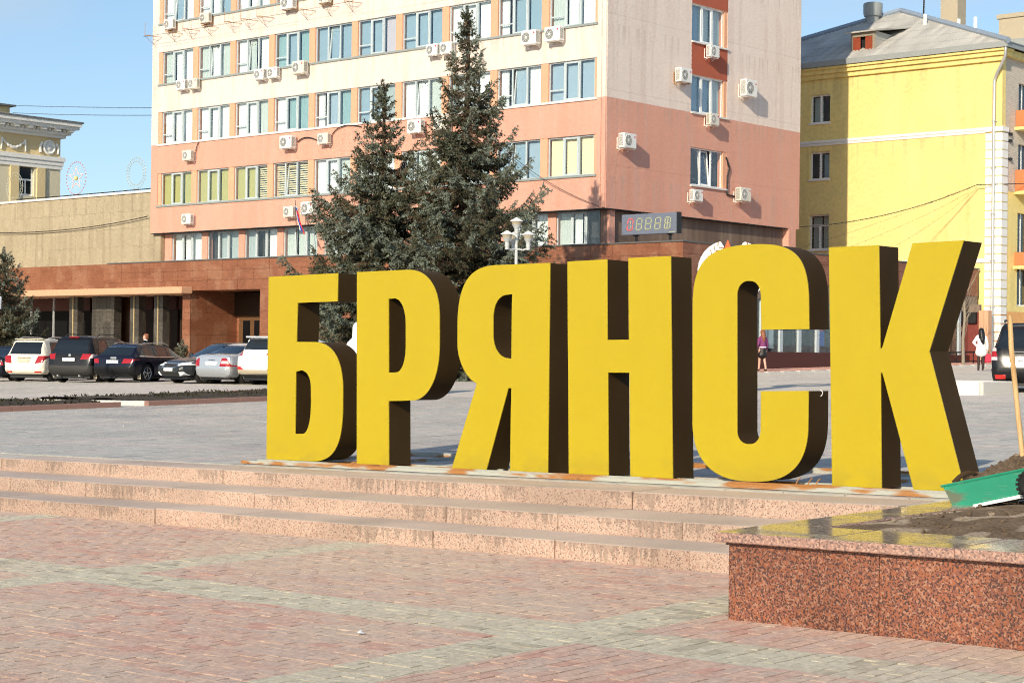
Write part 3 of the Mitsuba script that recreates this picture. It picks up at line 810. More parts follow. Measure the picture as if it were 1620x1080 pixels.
ROWS_ = {0: ['yyy', 'yyy', 'yyz', 'zzz', 'wwc', 'cww', 'gcw', 'wcg', 'vbv', 'YYY'], 1: ['www', 'wwW', 'WWc', 'Wtt', 'hvt', 'bbg', 'wwc', 'ghW', 'hvw', 'vvv'],
         2: ['cww', 'cwc', 'WHW', 'tbt', 'bbb', 'bbl', 'bbb', 'WWW', 'hbb', 'cww'], 3: ['wbW', 'wWb', 'Www', 'wcw', 'wbc', 'cwb', 'wcc', 'bcw', 'wcw', 'cwb']}
OPEN_ = {(0, 3), (0, 8), (1, 6), (1, 8), (2, 1), (2, 2), (2, 4), (3, 0)}
LOW_ = {(1, 0), (1, 1), (1, 2), (1, 3), (1, 4), (1, 5), (1, 8), (1, 9), (2, 0), (2, 1), (2, 2), (2, 3), (2, 5), (2, 6), (2, 7), (2, 8), (2, 9), (3, 0), (3, 1)}
for r in range(4):
    for i in range(10):
        x0 = W0 + WP * i
        window(tw, T().translate([x0, TY0 + 0.10, SILL[r]]), WW, WH, ROWS_[r][i], (r, i) in LOW_, (r, i) in OPEN_)
        if i < 9:
            put('pier', box(x0 + WW + 0.012, x0 + WP - 0.012, TY0 + 0.03, TY0 + 0.5, SILL[r], HEAD[r]), 'm_pier', tw)
    put('pier', cat([box(-79.965, W0 - 0.012, TY0 + 0.05, TY0 + 0.5, SILL[r], HEAD[r]), box(W0 + WP * 9 + WW + 0.012, -49.235, TY0 + 0.05, TY0 + 0.5, SILL[r], HEAD[r])]), 'm_pier', tw)
    put('sill_ledge', box(-79.98, -49.2, TY0 - 0.07, TY0 + 0.13, SILL[r] - 0.085, SILL[r] + 0.012), 'm_white_sill' if r == 1 else 'm_sill', tw)
for i, c in enumerate(['www', 'dgg', 'gdW', 'ccc', 'ccg', 'wgc', 'cwc', 'gcd', 'cdw', 'chd']):
    x0 = W0 + 0.35 + 3.045 * i
    window(tw, T().translate([x0, 62.62, 6.50]), 2.55, 1.56, c)
    put('pier', box(x0 + 2.56, x0 + 3.04, 62.56, 62.95, 5.6, 8.045), 'm_tower', tw)
put('pier', box(-79.95, W0 + 0.34, 62.56, 62.95, 5.6, 8.045), 'm_tower', tw)
RT = lambda z: T().translate([TX1 - 0.10, 68.32, z]).rotate([0, 0, 1], 90)
for r, c in ((0, 'dvd'), (1, 'bbc'), (2, 'bcc')):
    window(tw, RT(SILL[r] + 0.03), 2.62, 1.74, c, False, r == 0, True)
    put('reveal', box(TX1 - 0.35, TX1 - 0.02, 70.96, 71.215, SILL[r] + 0.005, HEAD[r] - 0.005), 'm_pier', tw)
    put('sill_ledge', box(TX1 - 0.12, TX1 + 0.09, 68.28, 71.25, SILL[r] - 0.05, SILL[r] + 0.022), 'm_white_sill', tw)
# scorch of rust under one unit and other small things fixed to the tower come below

# ------------------------------------------------------------------ air conditioners
AC = {}


def ac_parts(w, h, d):
    key = (w, h, d)
    if key in AC:
        return AC[key]
    cas = cbox(-w / 2, w / 2, 0, d, 0, h, 0.018)
    cx, cz, r = -w * 0.16, h * 0.5, h * 0.39
    ring = xf(lathe([(r, 0), (r, 0.012), (r * 0.93, 0.016), (r * 0.93, 0.0)], 24), (0, 0, 0), rx=math.pi / 2)
    gr = [xf(lathe([(r * 0.95, 0), (r * 0.95, 0.006)], 24), rx=math.pi / 2)]
    bars = [xf(tube(np.stack([rr * np.cos(np.linspace(0, 6.283, 22)), np.full(22, -0.012), rr * np.sin(np.linspace(0, 6.283, 22))], 1), 0.006, 3, False)) for rr in (r * 0.28, r * 0.5, r * 0.72, r * 0.93)]
    bars += [bar([0, -0.012, 0], [r * math.cos(a), -0.012, r * math.sin(a)], 0.005, 3) for a in np.arange(0, 6.2, 0.785)]
    hub = xf(lathe([(r * 0.22, 0), (r * 0.2, 0.02)], 12), rx=math.pi / 2)
    vents = cat([box(w / 2 - 0.001, w / 2 + 0.004, 0.05 + 0.06 * k, 0.08 + 0.06 * k, h * 0.12, h * 0.88) for k in range(int((d - 0.08) / 0.06))] + [box(-w / 2 - 0.004, -w / 2 + 0.001, d - 0.08 - 0.055 * k, d - 0.052 - 0.055 * k, h * 0.10, h * 0.92) for k in range(int((d - 0.06) / 0.055))])
    br = [cat([m for x in (x_,) for m in (box(x - 0.02, x + 0.02, 0.02, d + 0.16, -0.045, -0.004), box(x - 0.02, x + 0.02, d + 0.13, d + 0.165, -0.045, h * 0.75), xf(box(-0.012, 0.012, 0, 0.16, -0.02, 0.0), (x, d - 0.02, -0.05), rx=-0.5))]) for x_ in (-w * 0.36, w * 0.36)]
    dot = xf(lathe([(0.045, 0), (0.045, 0.006)], 14), (w * 0.36, 0, h * 0.78), rx=math.pi / 2)
    AC[key] = [('casing', mikit.ply(cas, 'm_ac')), ('fan_recess', mikit.ply(xf(gr[0], (cx, 0.0, cz)), 'm_ac_dark')), ('fan_grille', mikit.ply(xf(cat(bars + [ring, hub]), (cx, 0, cz)), 'm_ac')), ('vent', mikit.ply(vents, 'm_ac_dark')), ('bracket', mikit.ply(br[0], 'm_ac')), ('bracket', mikit.ply(br[1], 'm_ac')), ('emblem', mikit.ply(dot, 'm_red_dot'))]
    return AC[key]


def ac(pos, rot, w, h, d, label, emblem=True, dark=False, group='air conditioners on the office tower'):
    k = thing('air_conditioner', label, 'air conditioner', group)
    M = T().translate(list(pos)).rotate([0, 0, 1], rot)
    for n, m in ac_parts(w, h, d):
        if n == 'emblem' and not emblem:
            continue
        put(n, m, 'm_rust' if (n == 'bracket' and dark) else 'm_ac_old' if (n == 'casing' and len(used) % 3 == 0) else None, k, to_world=M, kind='stuff' if n == 'vent' else None)
    return k


small, big = (0.74, 0.54, 0.26), (0.88, 0.64, 0.33)
Q = 'white air conditioner '
for x, z, s, lab in [
    (-78.67, 19.1, small, Q + 'leftmost under the topmost visible window row of the tower'), (-75.64, 19.1, small, Q + 'second from the left under the topmost visible windows'),
    (-69.03, 19.06, big, Q + 'third from the left under the topmost windows, cut by the top edge'), (-66.4, 19.06, small, Q + 'fourth from the left under the topmost windows, only its underside in view'),
    (-77.55, 15.70, small, Q + 'left one of the leftmost close pair on the cream wall'), (-76.55, 15.68, small, Q + 'right one of the leftmost close pair on the cream wall'),
    (-71.18, 15.67, small, Q + 'left one of the second pair on the cream wall'), (-70.16, 15.67, small, Q + 'right one of the second pair on the cream wall'),
    (-68.12, 15.68, big, Q + 'larger single unit right of the second pair on the cream wall'), (-58.87, 15.68, small, Q + 'left one of the cream wall pair beside the tall spruce top'),
    (-57.97, 15.68, small, Q + 'right one of the cream wall pair, touching the tall spruce top'), (-52.8, 15.56, big, Q + 'left one of the two at the right end of the cream wall'),
    (-51.42, 15.57, big, Q + 'right one of the two at the right end of the cream wall'), (-76.94, 11.86, small, Q + 'leftmost on the upper salmon wall band, a short cable above it'),
    (-68.97, 11.97, big, Q + 'second from the left on the upper salmon wall, with drooping cable'), (-66.3, 12.02, small, Q + 'third on the upper salmon wall, its cable looping up to the window'),
    (-59.9, 12.10, big, Q + 'half hidden between the two spruce tops, left one'), (-58.2, 12.12, big, Q + 'between the spruce tops, right one with a black hose'),
    (-76.93, 8.44, small, Q + 'leftmost on the lowest salmon band above the ground floor windows'), (-68.78, 8.48, small, Q + 'on the lowest salmon band just left of the small flag'),
    (-67.32, 8.54, big, Q + 'large, just right of the small flag'), (-55.5, 8.3, small, Q + 'almost wholly hidden by the spruce branches left of the street lamp')]:
    ac((x, TY0 - s[2] - 0.17, z), 0, *s, lab, s is big or x < -58 and z > 15.6 and z < 16, dark=z > 18)
for y, z, s, lab in [
    (69.57, 15.60, small, Q + 'hanging below the top window of the tower side wall'), (67.23, 14.14, big, Q + 'on a dark bracket left of the second side window'),
    (72.53, 14.10, (0.95, 0.80, 0.36), Q + 'large, on the pale upper side wall right of the windows'), (69.62, 12.44, small, Q + 'hanging below the second window of the side wall'),
    (63.07, 10.75, big, Q + 'on the pink side wall nearest to the corner of the tower'), (68.37, 8.80, small, Q + 'under the lowest side window'), (72.18, 9.08, big, Q + 'right of the lowest side window, with a long black hose')]:
    ac((TX1 + s[2] + 0.17, y, z), 90, *s, lab, z < 15, dark=(y < 68 and z > 13))


def cable(label, pts, r=0.018, mat_='m_cable', catg='cable'):
    P = np.array(pts, float)
    if len(P) == 3:
        t = np.linspace(0, 1, 16)[:, None]
        P = (1 - t) ** 2 * P[0] + 2 * t * (1 - t) * P[1] + t * t * P[2]
    k = put('overhead_wire' if catg == 'wire' else 'wall_cable', tube(P, r, 5), mat_)
    return tag(k, label, catg)


cable('black hose rising from the air conditioner right of the lowest side window', [(TX1 + 0.05, 71.85, 9.3), (TX1 + 0.06, 71.2, 9.35), (TX1 + 0.05, 71.25, 10.2), (TX1 + 0.06, 71.4, 10.6), (TX1 + 0.03, 71.15, 11.1)], 0.045)
cable('short drooping cable right of the second air conditioner on the upper salmon wall', [(-68.5, 61.93, 12.3), (-67.9, 61.9, 12.7), (-66.9, 61.95, 12.2)], 0.03)
cable('cable looping from an air conditioner up under the window row', [(-65.95, 61.93, 12.5), (-65.4, 61.9, 13.1), (-63.9, 61.95, 12.72)], 0.025)
cable('short cable above the leftmost air conditioner of the upper salmon wall', [(-76.6, 61.93, 12.35), (-76.5, 61.9, 12.6), (-76.4, 61.95, 12.85)], 0.025)
cable('black hose at the air conditioner between the spruce tops', [(-58.6, 61.9, 12.2), (-59.1, 61.86, 12.6), (-58.8, 61.95, 12.85)], 0.04)
cable('thin black wire slanting down across the tower front to its lower right corner', [(-56.5, 61.5, 12.95), (-53.2, 61.6, 9.6), (-48.95, 61.9, 8.15)], 0.014, catg='wire')
# rusty brackets left from an old roofline display
ORD = ['leftmost', 'second', 'third', 'fourth', 'fifth', 'sixth', 'seventh', 'eighth', 'ninth', 'tenth']
for j, x in enumerate([-80.22, -78.4, -76.95, -75.37, -73.51, -72.21, -70.96, -67.84, -66.1, -64.49]):
    z = 18.92
    ms = [bar([x - 0.5, 61.98, z + 0.12], [x + 0.0, 61.2, z - 0.06], 0.016, 4), bar([x + 0.5, 61.98, z - 0.1], [x, 61.2, z - 0.06], 0.016, 4), bar([x - 0.02, 61.98, z - 0.55], [x, 61.2, z - 0.06], 0.012, 4), bar([x, 61.22, z - 0.06], [x + 0.02, 61.22, z + 0.65], 0.014, 4), bar([x - 0.35, 61.6, z + 0.05], [x + 0.35, 61.6, z - 0.09], 0.014, 4)]
    k = put('wall_bracket', cat(ms), 'm_rust')
    tag(k, ORD[j] + ' thin rusty bracket' + (' from the left' if j else '') + ' on the cream wall below the topmost windows', 'bracket', 'rusty brackets below the topmost tower windows')
cable('thin wire running along the rusty brackets high on the tower front', [(-80.4, 61.25, 18.8), (-72.5, 61.25, 18.7), (-63.9, 61.25, 18.8)], 0.01, catg='wire')
# flag in front of a ground floor window
fl = thing('small_flag', 'small white blue and red flag hanging limp from a thin pole on the tower front', 'flag')
put('pole', bar([-67.72, 61.1, 9.25], [-67.40, 61.0, 6.6], 0.02, 6), 'm_cable', fl)
for j, m in enumerate(('m_flag_white', 'm_flag_blue', 'm_flag_red')):
    put('stripe', quadgrid(7, 16, lambda u, v: np.stack([-67.62 + 0.30 * v + 0.11 * j * (0.4 + v) + 0.11 * u * (0.4 + v) + 0.02 * np.sin(v * 9), 61.05 - 0.05 * np.sin(u * 5 + j * 2) - 0.02 * j, 8.98 - 1.22 * v - 0.10 * j - 0.08 * u + 0.02 * np.sin(u * 7)], 1)), m, fl, smooth=True)

# ------------------------------------------------------------------ podium
pd = thing('podium_building', 'low red granite podium building with a recessed entrance, in front of the tower', 'building')
PX, PY = -43.44, 60.5
put('core', cat([box(-100, PX - 0.08, 60.58, 62.5, 4.80, 6.36), box(-69.6, PX - 0.08, 60.585, 62.5, -1, 4.80), box(-75.70, -75.19, 60.585, 63.7, -1, 4.80), box(-80, -69.6, 63.7, 66, -1, 4.80), box(-100, -75.7, 63.4, 66, -1, 4.80), box(-100, PX - 0.085, 62.51, 77, 4.85, 6.355), box(-60, PX - 0.5, 62.55, 87, -1, 6.35)]), 'm_podium', pd)
put('parapet_cap', box(-82.3, PX + 0.04, 60.44, 60.85, 6.36, 6.42), 'm_cap_grey', pd)
put('parapet_cap', box(PX - 0.35, PX + 0.045, 60.86, 86.8, 6.355, 6.415), 'm_cap_grey', pd)


def panels(owner, m, name, axis, a0, a1, z0, z1, pa, pz, at, th=0.07, gap=0.012, skip=None):
    na, nz = max(1, round((a1 - a0) / pa)), max(1, round((z1 - z0) / pz))
    for i in range(na):
        for j in range(nz):
            u0, u1 = a0 + (a1 - a0) * i / na + gap / 2, a0 + (a1 - a0) * (i + 1) / na - gap / 2
            w0, w1 = z0 + (z1 - z0) * j / nz + gap / 2, z0 + (z1 - z0) * (j + 1) / nz - gap / 2
            if skip and skip((u0 + u1) / 2, (w0 + w1) / 2):
                continue
            o = rng.normal(0, 0.006 if gap > 0.008 else 0.003)
            if axis == 'x':
                b = box(u0, u1, at + o, at + th, w0, w1)
            else:
                b = box(at - th, at + o, u0, u1, w0, w1)
            put(name, b, m, owner)


panels(pd, 'm_podium', 'panel', 'x', -82.26, PX, 4.80, 6.36, 1.2, 0.52, PY)
panels(pd, 'm_podium', 'panel', 'x', -69.6, PX, 0.3, 4.80, 1.4, 1.1, PY)
panels(pd, 'm_podium', 'panel', 'x', -75.76, -75.13, 0.2, 4.80, 0.7, 1.1, PY)
panels(pd, 'm_podium', 'panel', 'y', 60.58, 63.7, 0.2, 4.80, 1.1, 1.1, -75.13)
panels(pd, 'm_podium', 'panel', 'y', 60.5, 86.7, 4.95, 6.355, 1.3, 0.47, PX)
panels(pd, 'm_podium', 'panel', 'x', -97, -82.3, 4.95, 6.50, 1.2, 0.52, 62.62)
put('jog', box(-82.4, -82.28, 60.55, 62.6, 4.8, 6.36), 'm_podium', pd)
put('canopy', cat([cbox(-98, -74.92, 59.75, 60.48, 4.64, 4.99, 0.02), box(-98, -75.78, 60.478, 63.2, 4.645, 4.985)]), 'm_peach', pd)
for x0, x1 in ((-87.16, -86.37), (-81.51, -80.72), (-79.39, -78.62)):
    c = put('pillar', cat([box(x0, x1, 61.45, 61.9, 0, z) for z in (4.64,)]), 'm_dark_stone', pd)
    put('gilt_strip', box((x0 + x1) / 2 - 0.04, (x0 + x1) / 2 + 0.04, 61.40, 61.448, 0, 4.63), 'm_gold', c)
panels(pd, 'm_dark_stone', 'dark_stone_block', 'x', -85.0, -82.95, 0.2, 4.64, 0.68, 0.85, 61.45, th=0.5)
put('back_wall', box(-76.9, -75.8, 61.44, 61.9, 0, 4.63), 'm_dark_stone', pd)
for x0, x1 in ((-100, -87.4), (-86.3, -85.1), (-82.9, -81.6), (-80.6, -79.5), (-78.5, -77.0)):
    put('lintel_panel', box(x0 - .4, x1 + .4, 62.75, 62.9, 3.9, 4.63), 'm_lintel', pd)
    d_ = put('doorway', box(x0 - .4, x1 + .4, 62.85, 63.0, -0.3, 3.9), 'm_door' if x0 > -84 else 'm_dark_glass', pd)
    if x0 > -84:
        put('door_stile', cat([box(x0 + 0.1, x0 + 0.22, 62.8, 62.86, 0, 3.85), box((x0 + x1) / 2 - 0.06, (x0 + x1) / 2 + 0.06, 62.8, 62.86, 0, 3.85)]), 'm_door_wood', d_)
for x in (-88.95, -91.2, -93.5):
    put('mullion', box(x - 0.04, x + 0.04, 61.6, 61.7, 0, 4.6), 'm_steel', pd)
dr_ = put('entrance_door', box(-74.85, -71.0, 63.62, 63.72, 0, 3.55), 'm_door_wood', pd)
for x in (-74.5, -73.6, -72.6):
    put('pane', box(x, x + 0.55, 63.60, 63.618, 0.4, 3.3), 'm_dark_glass', dr_)
put('transom', box(-75.1, -70, 63.5, 63.72, 3.56, 4.78), 'm_door', pd)
# shop windows along the side street
put('plinth', box(PX - 0.4, PX - 0.02, 62.0, 86.7, -1, 1.90), 'm_lintel', pd)
put('dark_head', box(PX - 0.4, PX - 0.03, 62.0, 86.7, 4.2, 4.94), 'm_brown', pd)
put('corner_pier', box(PX - 0.45, PX, 60.58, 63.4, 0, 4.94), 'm_podium', pd)
for j in range(15):
    y0 = 63.5 + 1.525 * j
    put('mullion', box(PX - 0.16, PX - 0.05, y0 - 0.12, y0 + 0.12, 1.90, 4.2), 'm_frame', pd)
    w_ = uniq(f'{pd}__shop_window')
    put('pane', quadgrid(2, 2, lambda u, v: np.stack([np.full_like(u, PX - 0.12), y0 + 0.12 + 1.28 * u, 1.9 + 2.3 * v], 1)), 'm_glass', w_)
    put('backing', box(PX - 0.49, PX - 0.47, y0, y0 + 1.52, 1.9, 4.2), 'm_room', w_)
    if j in (2, 7):
        put('poster', box(PX - 0.30, PX - 0.28, y0 + 0.3, y0 + 0.72, 2.05, 3.2), 'm_cg', w_)
        put('poster', box(PX - 0.31, PX - 0.29, y0 + 0.78, y0 + 1.25, 2.05, 3.2), 'm_cgr', w_)
    if j == 5:
        put('poster', box(PX - 0.30, PX - 0.28, y0 + 0.35, y0 + 0.8, 2.9, 3.6), 'm_bag_red', w_)
        put('poster', box(PX - 0.30, PX - 0.28, y0 + 0.35, y0 + 0.9, 2.2, 2.88), 'm_flag_blue', w_)
sw = put('sidewalk', quadgrid(6, 30, lambda u, v: (lambda x, y: np.stack([x, y, ground_z(x, y) + 0.13], 1))(PX + 3.0 * u, 56 + 32 * v)), 'm_walk_red')
tag(sw, kind='structure')
for j in range(26):
    y = 56 + 1.2 * j
    g = float(ground_z(np.array(-40.4), np.array(y)))
    put('kerb_stone', cbox(-40.45, -40.25, y + 0.01, y + 1.19, g - 0.1, g + 0.14, 0.015), 'm_concrete', sw)

# electronic board on the parapet
cb = thing('display_board', 'grey blue electronic number board on the podium roof edge, its first digit red', 'display board')
put('casing', cbox(-46.46, -43.60, 60.28, 60.52, 6.70, 7.56, 0.02), 'm_board', cb)
put('rim', cat([box(-43.6, -43.55, 60.26, 60.54, 6.69, 7.57)]), 'm_black', cb)
for x in (-45.85, -44.1):
    put('post', cat([box(x - 0.04, x + 0.04, 60.46, 60.56, 6.45, 6.70), box(x - 0.12, x + 0.12, 60.44, 60.58, 6.66, 6.698)]), 'm_black', cb)
SEG = {'a': (0, 1, 1, 1), 'd': (0, 0, 1, 0), 'g': (0, .5, 1, .5), 'f': (0, .5, 0, 1), 'e': (0, 0, 0, .5), 'b': (1, .5, 1, 1), 'c': (1, 0, 1, .5), 'm': (.5, .5, .5, 1), 'n': (.5, 0, .5, .5)}


def digit(cx, segs, m):
    ms = []
    for s in segs:
        x0, z0, x1, z1 = SEG[s]
        def pt(x, z): return [cx + (x - .5) * 0.27 + (z - .5) * 0.06, 60.272, 6.90 + z * 0.46]
        ms.append(bar(pt(x0 + (0.1 if x1 > x0 else 0), z0 + (0.04 if z1 > z0 else 0)), pt(x1 - (0.1 if x1 > x0 else 0), z1 - (0.04 if z1 > z0 else 0)), 0.026, 4))
    return put('digit', cat(ms), m, cb)


digit(-46.0, 'abcdef', 'm_seg_red')
put('digit_core', cat([bar([-46.0, 60.272, 6.98], [-45.99, 60.272, 7.10], 0.02, 4), bar([-45.98, 60.272, 7.16], [-45.97, 60.272, 7.28], 0.02, 4)]), 'm_seg_off', cb)
for cx in (-45.53, -45.06, -44.57):
    digit(cx, 'abcdefg', 'm_seg_off')
digit(-44.07, 'abcdefgmn', 'm_seg_off')
put('maker_strip', box(-43.98, -43.68, 60.27, 60.279, 6.745, 6.775), 'm_seg_off', cb)

# ------------------------------------------------------------------ beige hall with light ornaments
bh = thing('beige_hall', 'long windowless wall of beige stone slabs left of the tower, above the podium', 'building')
put('core', box(-100, -80.57, 62.36, 72, 6.56, 10.40), 'm_beige', bh)
put('slab', box(-80.55, -79.98, 62.30, 62.56, 6.2, 8.04), 'm_beige', bh)
panels(bh, 'm_beige', 'slab', 'x', -97.06, -80.56, 6.5, 10.40, 0.66, 0.98, 62.30, th=0.08, gap=0.006)
put('roof_edge', box(-100, -80.55, 62.2, 72, 10.40, 10.52), 'm_white_sill', bh)
put('roof_hut', box(-81.9, -80.6, 66.5, 69, 10.53, 11.2), 'm_concrete', bh)


def ring_(cx, cz, r, name, label, star=False):
    k = thing(name, label, 'light ornament')
    a = np.linspace(0, 2 * np.pi, 33)
    y = 62.45
    ms = [tube(np.stack([cx + r * np.cos(a), np.full(33, y), cz + r * np.sin(a)], 1), 0.014, 4, False)]
    bulbs = []
    if not star:
        ms.append(tube(np.stack([cx + r * .78 * np.cos(a), np.full(33, y), cz + r * .78 * np.sin(a)], 1), 0.012, 4, False))
    for t in np.linspace(0, 2 * np.pi, 29)[:-1]:
        for rr in ((r,) if star else (r, r * .78)):
            b = trimesh.creation.icosphere(0, 0.034); b.apply_translation([cx + rr * math.cos(t), y - 0.03, cz + rr * math.sin(t)]); bulbs.append(b)
    put('ring', cat(ms + [bar([cx - 0.2, y, cz - r * 0.97], [cx - 0.2, y, 10.5], 0.015, 4), bar([cx + 0.2, y, cz - r * 0.97], [cx + 0.2, y, 10.5], 0.015, 4)]), 'm_steel_white', k)
    put('bulbs', cat(bulbs), 'm_seg_off' if not star else 'm_flag_red', k, kind='stuff')
    if star:
        pts = [np.array([cx + (r * .72 if i % 2 == 0 else r * .3) * math.sin(i * math.pi / 5), y - 0.02, cz + (r * .72 if i % 2 == 0 else r * .3) * math.cos(i * math.pi / 5)]) for i in range(11)]
        put('star', cat([bar(p, q, 0.016, 4) for p, q in zip(pts[:-1], pts[1:])]), 'm_star_red', k)
        st = []
        for p, q in zip(pts[:-1], pts[1:]):
            for t in np.linspace(0, 1, 5)[:-1]:
                b = trimesh.creation.icosphere(0, 0.036); b.apply_translation(p + (q - p) * t); st.append(b)
        for i in range(5):
            t = i * 2 * math.pi / 5 + 0.63
            st += [xf(trimesh.creation.icosphere(0, 0.03), (cx + rr * math.sin(t), y - 0.02, cz + rr * math.cos(t))) for rr in (r * .42, r * .6, r * .78)]
        put('star_bulbs', cat(st), 'm_white', k, kind='stuff')
        put('hub', xf(trimesh.creation.icosphere(1, 0.13), (cx, y - 0.04, cz)), 'm_bulb_yellow', k)


ring_(-94.3, 11.40, 0.86, 'light_ring', 'oval ring of small bulbs at the far left on the beige roof edge')
ring_(-88.05, 11.58, 0.94, 'light_star', 'round wire ornament with a red bulb star and yellow centre on the beige roof edge', True)
ring_(-82.41, 11.55, 0.86, 'light_ring', 'white double ring of small bulbs on the beige roof edge next to the tower')
cable('string of small dark lamps along the beige roof edge', [(-94, 62.4, 10.62), (-88, 62.4, 10.58), (-80.7, 62.4, 10.62)], 0.03)
cable('dark cable sagging across the beige wall to the tower', [(-96.5, 62.1, 8.7), (-88, 62.1, 8.3), (-80.9, 62.1, 9.05)], 0.025)
cable('upper of the two thin wires in the sky left of the tower', [(-105.9, 69.9, 18.1), (-93.2, 66.1, 16.5), (-80.5, 62.4, 15.06)], 0.016, catg='wire')
cable('lower of the two thin wires in the sky left of the tower', [(-105.9, 69.9, 17.6), (-93.2, 66.1, 16.0), (-80.5, 62.4, 14.64)], 0.016, catg='wire')
# ------------------------------------------------------------------ yellow apartment house behind, at the right
yh = thing('yellow_house', 'bright yellow house with grey corrugated hip roof and white corner quoins', 'building')
GX0, GX1, GY = -62.4, -42.33, 87.0
wins = [(14.73, 16.32), (11.59, 13.14), (7.68, 9.65), (3.6, 5.4)]
wl = [box(GX0, -53.88, GY, GY + 0.4, 0, 17.4), box(-52.58, GX1, GY, GY + 0.4, 0, 17.4)]
zz = [0] + [v for p in wins[::-1] for v in p] + [17.4]
for a, b in zip(zz[0::2], zz[1::2]):
    wl.append(box(-53.88, -52.58, GY, GY + 0.4, a, b))
wl += [box(GX0, GX0 + 0.4, GY + 0.41, 120, 0, 17.4), box(GX1 - 0.4, GX1, GY + 0.405, 88.9, 0, 10.45), box(GX1 - 0.4, GX1, 90.4, 120, 0, 10.45), box(GX1 - 0.4, GX1, 88.9, 90.4, 0, 4.5), box(GX1 - 0.4, GX1, 88.9, 90.4, 9.4, 10.45)]
put('wall', cat(wl), 'm_yellow', yh)
bw = [box(GX1 - 0.4, GX1, GY + 0.405, 88.9, 10.455, 17.4), box(GX1 - 0.4, GX1, 90.4, 120, 10.455, 17.4)] + [box(GX1 - 0.4, GX1, 88.9, 90.4, a, b) for a, b in ((10.455, 11.0), (13.0, 14.2), (16.2, 17.4))]
put('brick_wall', cat(bw), 'm_brick', yh)
put('room', box(GX0 + 0.5, GX1 - 0.6, GY + 0.75, 119, 0.5, 17.3), 'm_room', yh)
for (a, b), c in zip(wins, ('gd', 'db', 'gg', 'gg')):
    k = uniq(f'{yh}__window')
    w, h = 1.29, b - a
    t = 0.30 if a < 9 else 0
    ms = [box(0, w, 0, .07, 0, .09), box(0, w, .001, .069, h - .09, h), box(0.0005, .09, .002, .068, .09, h - .09), box(w - .09, w - .0005, .002, .068, .09, h - .09), box(w / 2 - .06, w / 2 + .06, -.004, .066, .09, h - .09 - (0.55 if t else 0))]
    if t:
        ms.append(box(.09, w - .09, -.003, .067, h - .66, h - .56))
    put('frame', xf(cat(ms), (-53.875, GY + 0.16, a)), 'm_frame_white', k)
    put('pane', xf(quadgrid(2, 2, lambda u, v: np.stack([w * u, 0 * u + .03, h * v], 1)), (-53.875, GY + 0.16, a)), 'm_glass', k)
    for i, q in enumerate(c):
        if CODE[q][0]:
            put('curtain', box(-53.83 + w / 2 * i, -53.83 + w / 2 * (i + 1) - .1, GY + .5, GY + .505, a + .1, b - .1), CODE[q][0], k)
    put('sill', box(-53.95, -52.52, GY - 0.08, GY + 0.15, a - 0.08, a + 0.0), 'm_frame_white', k)
put('cornice', cat([box(GX0 - .2, GX1 + .18, GY - 0.18, GY - .002, 17.15, 17.40), box(GX0 - .3, GX1 + .28, GY - 0.34, GY + .5, 17.402, 17.62), box(GX0 - .4, GX1 + .4, GY - 0.48, GY + .5, 17.622, 17.74), box(GX1 - .002, GX1 + .26, GY + .505, 120, 17.38, 17.735)]), 'm_yellow', yh)
put('string_course', cat([box(GX0, -43.2, GY - .06, GY - .002, 13.46, 13.58), box(GX0, -43.2, GY - .10, GY - .002, 13.60, 13.74), box(-43.24, GX1 + .10, GY - .14, GY + .6, 13.50, 13.74)]), 'm_plaster_white', yh)
put('string_course', box(GX0, GX1 + .06, GY - .08, GY - .002, 6.72, 6.94), 'm_plaster_white', yh)
z = 1.3
while z < 13.3:
    put('quoin', cat([cbox(-43.22, GX1 + .05, GY - .06, GY - .001, z + .025, z + .425, .012), box(GX1 - .001, GX1 + .049, GY + .001, GY + .62, z + .03, z + .42)]), 'm_plaster_white', yh)
    z += 0.45
put('gutter', cat([box(-62.95, -41.8, 86.42, 86.52, 17.76, 18.06), box(-41.9, -41.8, 86.53, 120, 17.76, 18.06)]), 'm_gutter', yh)
AP = np.array([-52.2, 94.1, 21.9])


def hip(u, v):
    x = -62.85 + 21.0 * u
    top = np.clip(np.where(x < AP[0], (x + 62.9) / (AP[0] + 62.9), (-41.8 - x) / (-41.8 - AP[0])), 0.001, 1)
    t = v * top
    return np.stack([x, 86.45 + 7.65 * t, 18.02 + 3.88 * t + 0.035 * np.sin(x * 2 * np.pi / 0.2)], 1)


put('roof', quadgrid(106 * 4 + 1, 14, hip), 'm_roof', yh, smooth=True)
put('roof_side', trimesh.Trimesh(np.array([[-41.75, 86.45, 18.0], [-41.75, 120, 18.0], AP, [AP[0], 120, 21.9], [-62.9, 86.45, 18.0], [-62.9, 120, 18.0]]), [[0, 1, 3], [0, 3, 2], [4, 2, 3], [4, 3, 5]], process=False), 'm_roof', yh)
put('hip_flashing', cat([tube([[-62.9, 86.4, 18.06], AP + [0, 0, .06]], 0.17, 6), tube([[-41.75, 86.4, 18.06], AP + [0, 0, .06]], 0.17, 6), tube([AP + [0, 0, .06], [AP[0], 120, 21.96]], 0.15, 6)]), 'm_flashing', yh)
